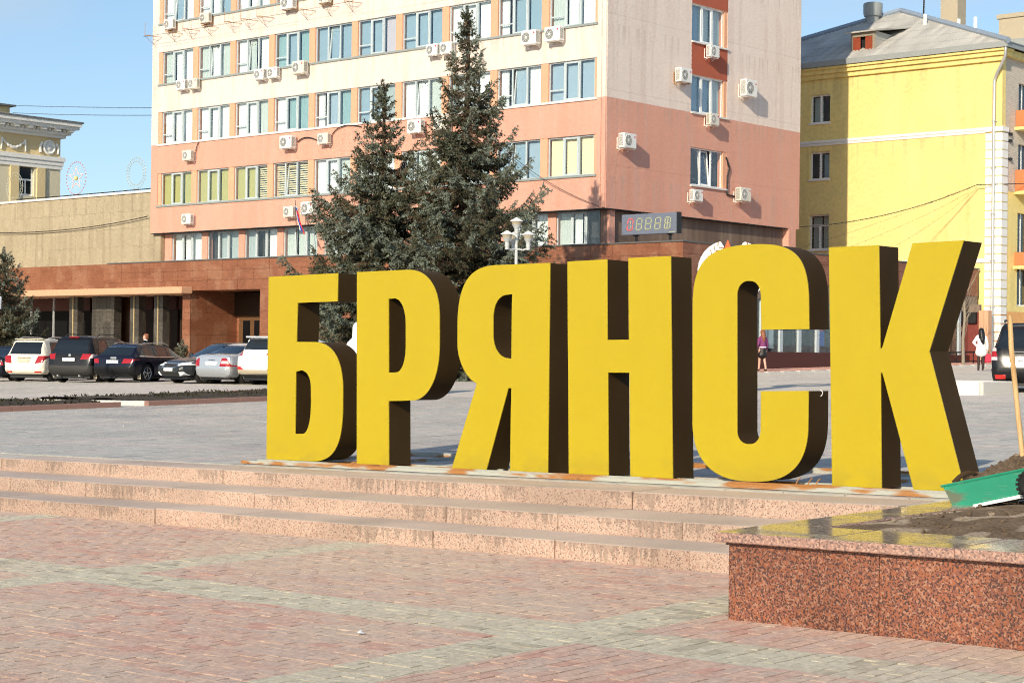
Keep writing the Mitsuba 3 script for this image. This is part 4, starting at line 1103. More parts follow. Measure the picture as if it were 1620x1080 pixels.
# dormer
dm = uniq(f'{yh}__dormer')
DX0, DX1, DYf = -51.75, -50.25, 87.75
put('front', cat([box(DX0, DX1, DYf, DYf + 0.1, 19.42, 19.68), box(DX0, DX0 + 0.14, DYf, DYf + .1, 18.55, 19.42), box(DX1 - 0.14, DX1, DYf, DYf + .1, 18.55, 19.42), box(DX0, DX1, DYf + .001, DYf + .1, 18.4, 18.56)]), 'm_bare_bark', dm)
put('cheek', box(DX1 - .05, DX1 + .02, DYf + .1, 90.6, 18.3, 19.66), 'm_roof', dm)
put('cheek', box(DX0 - .02, DX0 + .05, DYf + .1, 90.6, 18.3, 19.66), 'm_roof', dm)
put('dark_inside', box(DX0 + .1, DX1 - .1, DYf + .3, DYf + .35, 18.4, 19.5), 'm_black', dm)
for x0, x1 in ((DX0 + .14, DX0 + .60), (DX1 - .60, DX1 - .14)):
    put('shutter', cat([xf(box(x0, x1, 0, .02, 0, .10), (0, DYf + .04, z), rx=0.5) for z in np.arange(18.58, 19.38, .09)]), 'm_dormer_red', dm)
put('dormer_roof', trimesh.Trimesh(np.array([[DX0 - .2, DYf - .25, 19.70], [DX1 + .2, DYf - .25, 19.70], [DX1 + .6, 91.0, 20.30], [DX0 - .2, 91.0, 20.30], [DX0 - .2, DYf - .25, 19.62], [DX1 + .2, DYf - .25, 19.62], [DX1 + .6, 91.0, 20.2], [DX0 - .2, 91.0, 20.2]]), BF, process=False), 'm_roof', dm)
put('chimney', cat([box(-48.85, -47.80, 92.6, 93.6, 19.5, 23.0), box(-48.95, -47.7, 92.5, 93.7, 22.2, 22.4)]), 'm_chimney', yh)
put('chimney', cat([box(-45.3, -42.9, 92.6, 93.6, 18.2, 20.45), box(-45.4, -42.8, 92.5, 93.7, 20.45, 20.68)]), 'm_chimney', yh)
put('chimney_flashing', box(-48.95, -47.7, 92.5, 93.7, 19.5, 20.45), 'm_gutter', yh)
put('chimney_flashing', box(-45.4, -42.8, 92.5, 93.7, 18.2, 19.25), 'm_gutter', yh)
vp = put('vent_pipe', xf(lathe([(.38, 0), (.38, 1.0), (.5, 1.02), (.56, 1.25), (.56, 1.75), (.5, 1.8)], 16), (-53.4, 93, 20.55)), 'm_gutter', yh, smooth=40)
put('mast', bar([-50.13, 93, 20.9], [-50.05, 93, 24.5], 0.05, 5), 'm_cable', yh)
for x in (-45.9, -46.9, -48.95):
    put('roof_vent', bar([x, 91, 19.3], [x, 91, 20.4 + (0.5 if x < -48 else 0)], 0.10, 6), 'm_white', yh)
put('drainpipe', tube([[-41.95, 86.55, 17.85], [-42.0, 86.6, 17.3], [-42.6, 86.85, 16.4], [-42.72, 86.86, 16.1], [-42.72, 86.86, 1.2]], 0.085, 8), 'm_zinc', yh, smooth=True)
for z in (14.0, 11.6, 9.2, 6.8, 4.4):
    put('pipe_clip', cat([box(-42.84, -42.60, 86.76, 86.99, z, z + .04)]), 'm_steel', yh)
for z0, z1 in ((13.86, 14.72), (10.5, 11.6), (6.6, 7.3)):
    b = put('balcony', cat([box(GX1, GX1 + 1.1, 88.45, 91.6, z0 - .16, z0)]), 'm_yellow', yh)
    put('panel', cat([box(GX1 + 1.02, GX1 + 1.08, 88.5, 91.55, z0 + .02, z1), box(GX1 + .05, GX1 + 1.015, 88.48, 88.53, z0 + .02, z1)]), 'm_orange', b)
for z0, z1 in ((14.2, 16.2), (11.0, 13.0), (4.5, 9.4)):
    k = uniq(f'{yh}__window')
    put('frame', cat([box(GX1 - .25, GX1 - .18, 88.9, 89.0, z0, z1), box(GX1 - .25, GX1 - .18, 89.6, 89.7, z0, z1), box(GX1 - .25, GX1 - .18, 90.3, 90.4, z0, z1), box(GX1 - .25, GX1 - .17, 89.0, 90.3, z0, z0 + .1)]), 'm_frame_white', k)
    put('pane', box(GX1 - .23, GX1 - .21, 89.0, 90.3, z0, z1), 'm_car_glass', k)
for z in (12.05, 13.0, 13.35):
    put('wall_vent', box(GX1, GX1 + .12, 87.75, 88.0, z, z + .14), 'm_black', yh)
cable('overhead wire slanting up across the yellow gable to its corner', [(-48.6, 77.6, 8.2), (-46.0, 82, 8.6), (-43.5, 86.6, 10.75)], 0.022, catg='wire')
cable('wire running from the yellow house corner out of the picture to the right', [(-43.5, 86.6, 10.75), (-42.5, 86.4, 10.7), (-41.3, 89, 10.9)], 0.022, catg='wire')
cable('thin wire fanning down from the gable corner, steepest of three', [(-43.5, 86.6, 10.6), (-44.5, 84, 8.4), (-46.5, 80, 6.4)], 0.006, catg='wire')
cable('thin wire fanning down from the gable corner, middle one of three', [(-43.9, 86.6, 10.4), (-45.8, 84, 8.6), (-49.3, 80, 6.6)], 0.006, catg='wire')
cable('thin wire fanning down from the gable corner, flattest of three', [(-44.5, 86.6, 10.5), (-47, 84, 8.8), (-51.5, 80, 7.0)], 0.006, catg='wire')
# gate, railing, bowl and young tree at the foot of the gable
gt = thing('yard_gate', 'dark red sheet metal gate below an orange wall at the foot of the yellow house', 'gate')
put('leaf', box(-44.2, -42.95, 85.9, 86.0, 1.2, 4.1), 'm_gate', gt)
put('leaf', box(-45.6, -44.25, 85.9, 86.0, 1.2, 4.1), 'm_gate', gt)
put('lintel', box(-45.8, -42.9, 85.85, 86.05, 4.12, 4.5), 'm_brown', gt)
put('lamp_box', box(-43.5, -43.05, 85.7, 85.88, 3.55, 4.1), 'm_black', gt)
put('post', box(-42.92, -42.40, 85.8, 86.2, 1.2, 4.2), 'm_peach', gt)
rl = thing('low_railing', 'low dark metal railing in front of the red gate', 'railing')
put('top_rail', cat([bar([-44.3, 83.5, 2.0], [-41.6, 83.5, 2.06], .04, 5), bar([-44.3, 83.5, 1.55], [-41.6, 83.5, 1.6], .03, 5)]), 'm_black', rl)
for x in np.arange(-44.3, -41.5, .45):
    put('post', bar([x, 83.5, 1.2], [x, 83.5, 2.03], .025, 5), 'm_black', rl)
ub = thing('planter_bowl', 'black bowl planter on a stand right of the letter К, in front of the gate', 'planter')
put('bowl', xf(lathe([(.12, 0), (.45, .18), (.66, .5), (.72, .56), (.66, .56), (.5, .4)], 20), (-39.6, 72.5, 1.72)), 'm_black', ub, smooth=40)
put('stand', cat([bar([-39.6, 72.5, 1.2], [-39.6, 72.5, 1.75], .07, 8), bar([-39.05, 72.5, 1.2], [-39.05, 72.5, 2.3], .05, 6), bar([-39.6, 72.5, 2.28], [-38.5, 72.5, 2.28], .035, 6)]), 'm_steel', ub)
yt = thing('young_tree', 'thin bare young tree standing before the red gate', 'tree')
put('trunk', tube([[-41.1, 80.6, 1.2], [-41.15, 80.6, 2.6], [-41.05, 80.6, 3.8], [-41.2, 80.65, 5.2]], [.09, .075, .06, .03], 7), 'm_bare_bark', yt, smooth=True)
tws = []
for _ in range(26):
    h = rng.uniform(2.4, 5.0); a = rng.random() * 6.28; L = rng.uniform(.5, 1.3)
    p = np.array([-41.1, 80.6, h]); q = p + [L * .6 * math.cos(a), L * .6 * math.sin(a), L]
    tws.append(tube([p, (p + q) / 2 + [0, 0, -.1], q], [.02, .013, .006], 4))
put('branches', cat(tws), 'm_bare_bark', yt)

# ------------------------------------------------------------------ classical building at the far left
cl = thing('classical_building', 'pale yellow classical building with white cornice and stucco medallion at the far left', 'building')
CX = -105.66
put('wall', cat([box(CX - 20, CX, 40, 70.35, 0, 14.04), box(CX - 20, CX, 71.5, 73.6, 0, 14.04), box(CX - 20, CX - .5, 70.36, 71.49, 0, 14.04), box(CX - 20, CX - .002, 70.352, 71.498, 0, 12.06)]), 'm_classic_pale', cl)
put('frieze', box(CX - 20, CX - .01, 40, 73.58, 14.88, 16.2), 'm_classic_yellow', cl)
put('entablature', cat([box(CX - 20, CX + .10, 40, 73.7, 14.04, 14.30), box(CX - 20, CX + .16, 40, 73.76, 14.302, 14.58), box(CX - 20, CX + .24, 40, 73.84, 14.582, 14.87)]), 'm_cornice', cl)
put('cornice', cat([box(CX - 20, CX + .25, 40, 73.85, 16.2, 16.42), box(CX - 20, CX + .5, 40, 74.1, 16.423, 16.58), box(CX - 20, CX + 1.05, 40, 74.4, 16.78, 16.98), box(CX - 20, CX + 1.2, 40, 74.5, 16.983, 17.22)]), 'm_cornice', cl)
put('roof_edge', box(CX - 20, CX + 1.28, 40, 74.6, 17.223, 17.33), 'm_roof_edge', cl)
for y in np.arange(60.2, 74.2, .30):
    put('dentil', box(CX + .2, CX + .62, y, y + .16, 16.585, 16.74), 'm_cornice', cl)
for y in np.arange(60.5, 74.0, 1.1):
    put('modillion', box(CX + .2, CX + .95, y, y + .35, 16.60, 16.779), 'm_cornice', cl)
md = put('medallion', xf(xf(lathe([(.50, 0), (.52, .10), (.42, .16), (.36, .10), (.34, .05)], 24), rx=0, ry=math.pi / 2), (CX, 72.62, 15.5)), 'm_cornice', cl, smooth=40)
put('boss', xf(lathe([(.24, 0), (.2, .12), (.08, .16)], 16), (CX, 72.62, 15.5), ry=math.pi / 2), 'm_cornice', md)
for s in (-1, 1):
    put('scroll', tube([[CX + .05, 72.62 + s * .55, 15.8], [CX + .08, 72.62 + s * .75, 15.5], [CX + .08, 72.62 + s * .7, 15.1]], .10, 6), 'm_cornice', cl)
t = np.linspace(0, 1, 16)
for ya, yb in ((68.9, 70.7), (64.5, 66.3)):
    put('garland', cat([tube(np.stack([np.full(16, CX + .08), ya + (yb - ya) * t, 15.75 - .5 * np.sin(t * np.pi) + .03 * np.sin(t * 40)], 1), .06 + .05 * np.sin(t * np.pi), 6), bar([CX + .06, ya, 15.85], [CX + .06, ya - .05, 15.05], .10, 6, .05), bar([CX + .06, yb, 15.85], [CX + .06, yb + .05, 15.05], .10, 6, .05)]), 'm_cornice', cl)
for ya, yb in ((69.55, 70.2), (71.65, 72.3), (66.2, 67.0)):
    put('pilaster', box(CX - .001, CX + .14, ya, yb, 8, 14.035), 'm_classic_yellow', cl)
k = uniq(f'{cl}__window')
put('frame', cat([box(CX - .3, CX - .2, 70.37, 70.47, 12.07, 13.95), box(CX - .3, CX - .2, 71.38, 71.48, 12.07, 13.95), box(CX - .3, CX - .2, 70.88, 70.98, 12.07, 13.2), box(CX - .3, CX - .19, 70.47, 71.38, 13.1, 13.22), box(CX - .3, CX - .19, 70.47, 71.38, 12.06, 12.2)]), 'm_frame_white', k)
put('pane', box(CX - .27, CX - .25, 70.4, 71.45, 12.07, 13.97), 'm_car_glass', k)
at_ = put('attic', box(CX - 18, CX - .6, 40, 69.9, 17.332, 18.05), 'm_classic_yellow', cl)
put('cap', box(CX - 18.1, CX - .3, 40, 70.2, 18.053, 18.17), 'm_roof_edge', at_)
# ------------------------------------------------------------------ spruces
def spruce(label, x, y, tip, prof, seed, base=None, dry=0.3, dens=1.0, lean=0.0):
    """prof: [(height below the tip, reach)]; whorls of drooping branches whose side twigs are brushes of needle blades."""
    r = np.random.default_rng(seed)
    g = float(ground_z(np.array(x), np.array(y))) if base is None else base
    H = tip - g
    k = thing('spruce', label, 'tree', None)
    n = 14
    zt = np.linspace(0, 1, n)
    put('trunk', tube(np.stack([x + .05 * np.sin(zt * 9), y + .05 * np.cos(zt * 7), g - .1 + (H + .05) * zt], 1), .022 + (.019 * H) * (1 - zt) ** .9, 9), 'm_bark', k, smooth=True)
    dp, dr_ = zip(*prof)
    TP, TD, TM, TS = [], [], [], []
    wood = []

    def brush(p, q, m, size):
        """Needle tufts along a twig from p to q."""
        L = np.linalg.norm(q - p)
        nt = max(1, int(L / .062))
        for e in range(nt):
            t = (e + .5 * r.random()) / nt
            TP.append(p + (q - p) * t + np.array([0, 0, -.10 * L * t * t]) + r.normal(0, .010, 3)); TD.append((q - p) / (L + 1e-9)); TM.append(m); TS.append(size)

    d = 0.0
    while d < .9:                                   # the bare looking leader with short stubs
        for s in range(5):
            a = r.random() * 6.28
            L = .05 + .16 * d
            p = np.array([x, y, tip - d]); brush(p, p + [L * math.cos(a), L * math.sin(a), .05], 1 if r.random() < .5 else 0, .9)
        d += .075
    d = .35
    while d < H - .6:
        R0 = float(np.interp(d, dp, dr_))
        nb = int(7 + min(5, R0 * 1.6))
        a0 = r.random() * 6.28
        for b in range(nb):
            az = a0 + b * 6.283 / nb + r.normal(0, .20)
            R = R0 * r.uniform(.60, 1.12) * (1 + lean * math.cos(az - .72))
            z0 = tip - d + r.normal(0, .07)
            if R < .12:
                continue
            m = max(4, int(R / .10))
            t = np.linspace(0, 1, m)
            up = r.uniform(.02, .16) if R0 < 1.6 else r.uniform(-.10, .05)
            z = z0 + R * (up * t - r.uniform(.20, .34) * np.sin(t * 2.3) + .34 * t ** 2.6)
            bend = r.normal(0, .16) * t * t
            P_ = np.stack([x + R * t * np.cos(az + bend), y + R * t * np.sin(az + bend), z], 1)
            wood.append(tube(P_, np.linspace(.014 + .009 * R, .005, m), 4, False))
            dv = np.array([math.cos(az), math.sin(az), 0]); sd = np.array([-dv[1], dv[0], 0])
            isdry = r.random() < dry
            green = 1 if r.random() < .45 else 0
            for q in range(m):
                if t[q] < .10 and R > .5:
                    continue
                reach = min(.68, .12 + .36 * R * (1 - .84 * t[q])) * min(1, .45 + 2.2 * t[q])
                for s in (-1, 1):
                    if r.random() < .10:
                        continue
                    w = reach * r.uniform(.6, 1.15)
                    tw_ = dv * r.uniform(.45, .85) + sd * s * r.uniform(.6, 1.0) + np.array([0, 0, -r.uniform(.05, .55)])
                    tw_ /= np.linalg.norm(tw_)
                    u = r.random()
                    kind = 2 if (isdry and t[q] < .75 and u < .50) or (t[q] < .40 and u < .45) else (1 if (green and t[q] > .35 and u < .75) or u < .18 else 0)
                    brush(P_[q], P_[q] + tw_ * w, kind, r.uniform(.85, 1.2))
                    for f in (.45, .8):               # short side sprays on the longer twigs
                        if w > .28:
                            p = P_[q] + tw_ * w * f
                            s2 = r.choice((-1, 1))
                            v2 = tw_ * .6 + np.cross(tw_, [0, 0, 1]) * s2 * .7 + np.array([0, 0, -.25])
                            brush(p, p + v2 * w * .38, kind, 1.0)
                # hanging curtain under the branch
                if r.random() < .5:
                    brush(P_[q], P_[q] + np.array([r.normal(0, .05), r.normal(0, .05), -r.uniform(.10, .30) * min(1, R)]), 2 if r.random() < .25 + dry else 0, 1.0)
            tipv = P_[-1] - P_[-2]
            brush(P_[-1] - tipv, P_[-1] + tipv / np.linalg.norm(tipv) * .16, 1 if green else 0, 1.1)
        d += (.27 + .085 * min(R0, 3.2)) * r.uniform(.85, 1.2) / dens
    TP, TD, TM, TS = np.array(TP), np.array(TD), np.array(TM), np.array(TS)
    put('branches', cat(wood), 'm_twig', k, kind='stuff')
    for mi_, (mm, nm) in enumerate((('m_needle', 'needles'), ('m_tip', 'pale_needles'), ('m_twig', 'dry_twigs'))):
        ix = np.where(TM == mi_)[0]
        vs, fs, o = [], [], 0
        for bl in range(6 if mi_ < 2 else 3):
            j = r.normal(0, 1, (len(ix), 3))
            dv = TD[ix] * .62 + j * .42; dv /= np.linalg.norm(dv, axis=1, keepdims=True)
            sv = np.cross(dv, r.normal(0, 1, (len(ix), 3))); sv /= np.linalg.norm(sv, axis=1, keepdims=True) + 1e-9
            L = (.098 * TS[ix] * r.uniform(.7, 1.25, len(ix)))[:, None]; W = L * (.17 if mi_ < 2 else .08)
            b_ = TP[ix]
            q4_ = np.stack([b_, b_ + dv * L * .45 + sv * W, b_ + dv * L, b_ + dv * L * .45 - sv * W], 1)
            vs.append(q4_.reshape(-1, 3))
            i4 = np.arange(len(ix))[:, None] * 4 + o
            fs.append(np.concatenate([i4 + [0, 1, 2], i4 + [0, 2, 3]]).reshape(-1, 3))
            o += len(ix) * 4
        if len(ix):
            put(nm, trimesh.Trimesh(np.vstack(vs), np.vstack(fs), process=False), mm, k, kind='stuff')
    cones = [bar(TP[i] - [0, 0, .02], TP[i] - [0, 0, .15], .028, 5, .013) for i in r.choice(len(TP), min(len(TP), 500), replace=False) if .3 < tip - TP[i][2] < 3.4][:60]
    if cones and H > 5:
        put('cones', cat(cones), 'm_cone', k, kind='stuff')
    return len(TP)


print('tufts', spruce('tallest blue green spruce, behind the letters Р and Я, top reaching the upper edge', -45.6, 49.6, 14.55, [(0, .06), (.6, .22), (1.2, .40), (2, .70), (3.0, 1.05), (4.2, 1.5), (5.4, 1.95), (6.6, 2.6), (7.8, 3.0), (9.2, 3.25), (11, 3.4), (14, 3.4)], 11, dry=.42, lean=.08),
      spruce('shorter dense green spruce left of the tallest one, rusty brown in its top', -49.0, 48.6, 12.0, [(0, .06), (.7, .30), (1.6, .60), (2.6, 1.05), (3.4, 1.8), (4.4, 2.45), (5.6, 2.95), (7, 3.3), (9, 3.6), (12, 3.6)], 23, dry=.22),
      spruce('dark green spruce cut by the left edge, behind the parked cars', -71.6, 46.9, 6.2, [(0, .1), (1, .75), (2.5, 1.55), (4, 2.1), (6, 2.3)], 37, dry=.06),
      spruce('small dark conifer at the foot of the entrance pillar', -74.2, 59.3, 2.15, [(0, .1), (.6, .3), (1.4, .45), (2.5, .5)], 41, dry=.0))

# ------------------------------------------------------------------ street lamps
def lantern(cx, cy, cz, parent, s=1.0):
    k = put('lantern', xf(lathe([(.09, 0), (.10, .10), (.085, .12), (.10, .16), (.085, .19), (.11, .24), (.20, .38), (.21, .385)], 14), (cx, cy, cz), s=s), 'm_steel_white', parent, smooth=35)
    put('shade', xf(lathe([(.10, .26), (.235, .52), (.24, .525)], 14), (cx, cy, cz), s=s), 'm_chimney', k, smooth=35)
    put('cap', xf(lathe([(.285, .525), (.28, .545), (.02, .70)], 14), (cx, cy, cz), s=s), 'm_cornice', k)


lx, ly = -38.0, 43.8
lz = float(ground_z(np.array(lx), np.array(ly)))
lp = thing('street_lamp', 'white street lamp with three shaded lanterns in front of the tallest spruce', 'street lamp', None)
put('pole', cat([bar([lx, ly, lz], [lx, ly, 1.9], .075, 10), bar([lx, ly, 1.9], [lx, ly, 5.62], .05, 10)]), 'm_steel_white', lp)
lantern(lx, ly, 5.50, lp, .76)
for a in (0, 2.094, 4.189):
    dx, dy = .40 * math.cos(a + 2.5), .40 * math.sin(a + 2.5)
    put('arm', cat([tube([[lx, ly, 5.02], [lx + dx * .6, ly + dy * .6, 4.98], [lx + dx, ly + dy, 5.05]], .03, 6), bar([lx + dx, ly + dy, 4.98], [lx + dx, ly + dy, 5.12], .06, 8)]), 'm_steel_white', lp)
    lantern(lx + dx, ly + dy, 5.06, lp, .76)
lx, ly = -52.4, 33.9
lz = float(ground_z(np.array(lx), np.array(ly)))
lp = thing('street_lamp', 'dark street lamp with small white glass lanterns at the left edge, before the dark spruce', 'street lamp')
put('pole', bar([lx, ly, lz], [lx, ly, 3.15], .045, 8), 'm_black', lp)
for dx, z in ((0.02, 3.15), (.20, 2.93)):
    q = put('lantern', xf(lathe([(.07, 0), (.085, .42), (.08, .425)], 10), (lx + dx * 1.1, ly + dx * .6, z)), 'm_white', lp)
    put('cap', xf(lathe([(.10, .43), (.09, .45), (.02, .50)], 10), (lx + dx * 1.1, ly + dx * .6, z)), 'm_black', q)
put('arm', bar([lx, ly, 2.90], [lx + .22, ly + .12, 2.92], .02, 5), 'm_black', lp)

# ------------------------------------------------------------------ emblem on a pylon behind the letter С
em = thing('wreath_emblem', 'white sculpted wheat wreath with an orange red star, showing above the letter С', 'emblem')
ex, ey, ez = -28.25, 41.65, 4.0
eu = np.array([0.754, 0.656, 0])      # across the emblem


def epos(u, dz, depth=0.0):
    return np.array([ex, ey, ez]) + eu * u + np.array([0, 0, dz]) + np.array([-.656, .754, 0]) * depth


for s in (-1, 1):
    arc = []
    for t in np.linspace(0, 1, 14):
        a = math.radians(250 - 135 * t) if s < 0 else math.radians(-70 + 135 * t)
        arc.append((.66 * math.cos(a) + (-.02 if s < 0 else .02), .80 * math.sin(a)))
    arc = np.array(arc); arc = arc[arc[:, 1] > -.7]
    tn = np.gradient(arc, axis=0); tn /= np.linalg.norm(tn, axis=1, keepdims=True); nn = np.stack([-tn[:, 1], tn[:, 0]], 1)
    w = .20 * np.sin(np.linspace(.35, 2.9, len(arc)))[:, None] + .03
    poly = np.vstack([arc + nn * w, (arc - nn * w)[::-1]])
    pr = prism(sg.Polygon(poly).buffer(.015), .38)
    v = np.asarray(pr.vertices)
    put('ear', trimesh.Trimesh(np.array([epos(q[0], q[2], q[1] - .2) for q in v]), pr.faces, process=False), 'm_white', em, smooth=35)
    grn = []
    for i in range(1, len(arc) - 1):
        for sd in (-1, 1):
            p = arc[i] + nn[i] * sd * .02; q = arc[i] + nn[i] * sd * .10 + tn[i] * .09 * (1 if s > 0 else 1)
            grn.append(bar(epos(*p, -.215), epos(*q, -.215), .014, 4))
    put('grain_groove', cat(grn), 'm_rust', em)
star = [(.34 * (1 if i % 2 == 0 else .42) * math.sin(i * math.pi / 5), .34 * (1 if i % 2 == 0 else .42) * math.cos(i * math.pi / 5) + .52) for i in range(10)]
pr = prism(star, .14); v = np.asarray(pr.vertices)
put('star', trimesh.Trimesh(np.array([epos(q[0] - .12, q[2], q[1] - .1) for q in v]), pr.faces, process=False), 'm_star_red', em)
put('knot', cat([bar(epos(.1, .32), epos(.55, .42), .09, 8), bar(epos(-.6, -.5), epos(.6, -.5), .12, 8)]), 'm_white', em)
eg = float(ground_z(np.array(ex), np.array(ey)))
v = []
for zz_, hw in ((eg, .34), (3.3, .26), (3.75, .34)):
    for a, b in ((-1, -1), (1, -1), (1, 1), (-1, 1)):
        p = epos(a * hw - .12, 0, b * .16); v.append([p[0], p[1], zz_])
f = []
for i in (0, 4):
    for q in range(4):
        a, b = i + q, i + (q + 1) % 4
        f += [[a, b, b + 4], [a, b + 4, a + 4]]
f += [[8, 9, 10], [8, 10, 11]]
put('pylon', trimesh.Trimesh(np.array(v), np.array(f), process=False), 'm_dark_stone', em)

# ------------------------------------------------------------------ white rounded stand between the first two letters
mx, my = -35.75, 35.2
mg = float(ground_z(np.array(mx), np.array(my)))
ms_ = thing('rounded_stand', 'white rounded stand with pink swirled top, half seen between the letters Б and Р', 'stand')
put('body', xf(lathe([(.62, 0), (.80, .25), (.86, .9), (.84, 1.15), (.72, 1.45), (.70, 1.50), (.58, 1.62), (.56, 1.95), (.50, 2.05), (.1, 2.1)], 28), (mx, my, mg)), 'm_white', ms_, smooth=40)
a = np.linspace(0, 6.283 * 2.2, 50)
put('swirl', tube(np.stack([mx + (.44 - .028 * a) * np.cos(a), my + (.44 - .028 * a) * np.sin(a), mg + 2.10 + .033 * a], 1), .085, 8), 'm_pink', ms_, smooth=True)
put('swirl', tube(np.stack([mx + (.44 - .028 * a) * np.cos(a + .5), my + (.44 - .028 * a) * np.sin(a + .5), mg + 2.19 + .033 * a], 1), .06, 8), 'm_white', ms_, smooth=True)
k = put('red_bin', xf(lathe([(.16, 0), (.20, .75), (.21, .76)], 12), (-37.4, 34.2, float(ground_z(np.array(-37.4), np.array(34.2))) + 1.05 - .8)), 'm_bag_red')
tag(k, 'small red bin just left of the white rounded stand, seen through the letter Б', 'bin')

# ------------------------------------------------------------------ flower beds, kerbs, white block
def bed(label, x0, x1, y0, y1):
    b = thing('flower_bed', label, 'flower bed')
    n = max(1, round((y1 - y0) / 1.5))
    for i in range(n):
        a, c = y0 + (y1 - y0) * i / n, y0 + (y1 - y0) * (i + 1) / n
        put('kerb_stone', lay(xf(cbox(x1 - .16, x1, a + .008, c - .008, -.05, .135, .01), (0, 0, 3 * RISE)), True), 'm_kerb_red', b)
        put('kerb_stone', lay(xf(cbox(x0, x0 + .16, a + .008, c - .008, -.05, .135, .01), (0, 0, 3 * RISE)), True), 'm_kerb_red', b)
    for yy in (y0, y1 - .16):
        put('end_kerb', lay(xf(cbox(x0 + .165, x1 - .165, yy, yy + .16, -.05, .132, .01), (0, 0, 3 * RISE)), True), 'm_concrete', b)

    def sp(u, v):
        x, y = x0 + .15 + (x1 - x0 - .3) * u, y0 + .15 + (y1 - y0 - .3) * v
        return np.stack([x, y, 3 * RISE + .09 + .16 * meshkit.fbm(np.stack([x * 1.2, y * 1.2, 0 * x], -1), 3, 2) * np.minimum(1, 6 * np.minimum(u, 1 - u)) ], 1)
    put('soil', lay(quadgrid(40, 30, sp), True), 'm_bed_soil', b, smooth=True)
    pl_ = []
    for _ in range(1500):
        u, v = rng.random(), rng.random()
        p = sp(np.array([u]), np.array([v]))[0]
        if meshkit.noise(np.array([p[0] * .5, p[1] * .5, 3])) < .42:
            continue
        a, h = rng.random() * 6.28, rng.uniform(.03, .12)
        q = p + [h * .6 * math.cos(a), h * .6 * math.sin(a), h * .7]
        s = np.array([-math.sin(a), math.cos(a), 0]) * h * .25
        pl_.append(trimesh.Trimesh(np.array([p, (p + q) / 2 + s, q, (p + q) / 2 - s]), [[0, 1, 2], [0, 2, 3]], process=False))
    put('withered_plants', lay(cat(pl_), True), 'm_weed', b, kind='stuff')


bed('low kerbed bed of dark soil at the left edge, the nearer of two', -41.5, -35.5, 17.5, 26.55)
bed('low kerbed bed of dark withered plants left of the letter Б, the farther one', -41.0, -35.45, 27.3, 37.5)
wb = thing('concrete_block', 'low whitewashed concrete kerb block right of the letter К, before the black car', 'block')
g = float(ground_z(np.array(-20.8), np.array(40.9)))
put('front_face', cbox(-22.6, -20.42, 40.86, 40.94, g - .05, g + .33, .01), 'm_whitewash', wb)
put('block', cbox(-22.6, -20.35, 40.945, 42.8, g - .05, g + .34, .02), 'm_concrete', wb)

# ------------------------------------------------------------------ green barrow tray, its tyre and the handle
tr = thing('barrow_tray', 'green painted metal barrow tray heaped with soil, tipped on the planter at the right edge', 'barrow')
F = np.array([[-6.245, .685], [-6.150, .525], [-5.0, .835], [-5.0, .99]])     # x, z of the front plate
yf, yb = 11.95, 12.62
ft = [(p[0], p[1]) for p in F]
put('front_plate', xf(prism(ft, .012), (0, yf, 0)), 'm_green', tr)
put('rim', tube([[-6.26, yf, .69], [-5.0, yf, .996]], .010, 6), 'm_green', tr)
put('rear_plate', xf(prism(ft, .012), (0, yb, 0)), 'm_green', tr)
put('end_plate', trimesh.Trimesh(np.array([[-6.245, yf + .0125, .685], [-6.15, yf + .0125, .525], [-6.15, yb - .001, .525], [-6.245, yb - .001, .685]]), [[0, 1, 2], [0, 2, 3], [2, 1, 0], [3, 2, 0]], process=False), 'm_green', tr)
put('bottom_plate', trimesh.Trimesh(np.array([[-6.15, yf + .013, .527], [-5.0, yf + .013, .837], [-5.0, yb - .001, .837], [-6.15, yb - .001, .527]]), [[0, 1, 2], [0, 2, 3], [2, 1, 0], [3, 2, 0]], process=False), 'm_green', tr)


def heap(u, v):
    x = -6.235 + 1.23 * u
    y = yf + .014 + (yb - yf - .03) * v
    rim_ = .69 + .242 * (x + 6.245)
    bump_ = np.sin(np.pi * np.clip(v, 0, 1)) ** .7 * (.02 + .30 * np.clip(u * 1.9, 0, 1) ** .9) * .62
    return np.stack([x, y, rim_ - .012 + bump_ + .05 * (meshkit.fbm(np.stack([x * 11, y * 11, 0 * x], -1), 4, 8) - .4) * np.minimum(1, 8 * np.minimum(v, 1 - v))], 1)


put('soil_heap', quadgrid(60, 36, heap), 'm_soil', tr, smooth=True)
cl_ = []
for _ in range(150):
    u, v = rng.random(), rng.uniform(.05, .95)
    p = heap(np.array([u]), np.array([v]))[0]
    c = trimesh.creation.icosphere(0, rng.uniform(.006, .022)); c.vertices = c.vertices * rng.uniform(.6, 1.3, (12, 1)) + p
    cl_.append(c)
put('soil_clods', cat(cl_), 'm_soil', tr, kind='stuff')
lf = quadgrid(9, 5, lambda u, v: np.stack([-6.20 + .20 * u, yf + .04 + .08 * v, .712 + .07 * u + .045 * np.sin(u * 3.0) + .015 * np.cos(v * 5)], 1))
put('bark_scrap', lf, 'm_leaf_dry', tr, smooth=True)
tag(put('white_board', trimesh.Trimesh(np.array([[-6.0, 11.93, .553], [-5.0, 11.93, .80], [-5.0, 12.10, .80], [-6.0, 12.10, .553], [-6.0, 11.93, .575], [-5.0, 11.93, .832], [-5.0, 12.10, .832], [-6.0, 12.10, .575]]), BF, process=False), 'm_white'), 'narrow white painted board wedged under the green barrow tray', 'board')
wy = uniq(f'{tr}__wheel')
a = np.linspace(0, 2 * np.pi, 41)
put('tyre', xf(tube(np.stack([.062 * np.cos(a), 0 * a, .062 * np.sin(a)], 1), .028, 10, False), (-5.545, 11.89, .745)), 'm_tyre', wy, smooth=True)
put('tread', cat([xf(xf(box(-.010, .010, -.028, .028, .080, .100), ry=t), (-5.545, 11.89, .745)) for t in np.arange(0, 6.28, .36)]), 'm_tyre', wy)
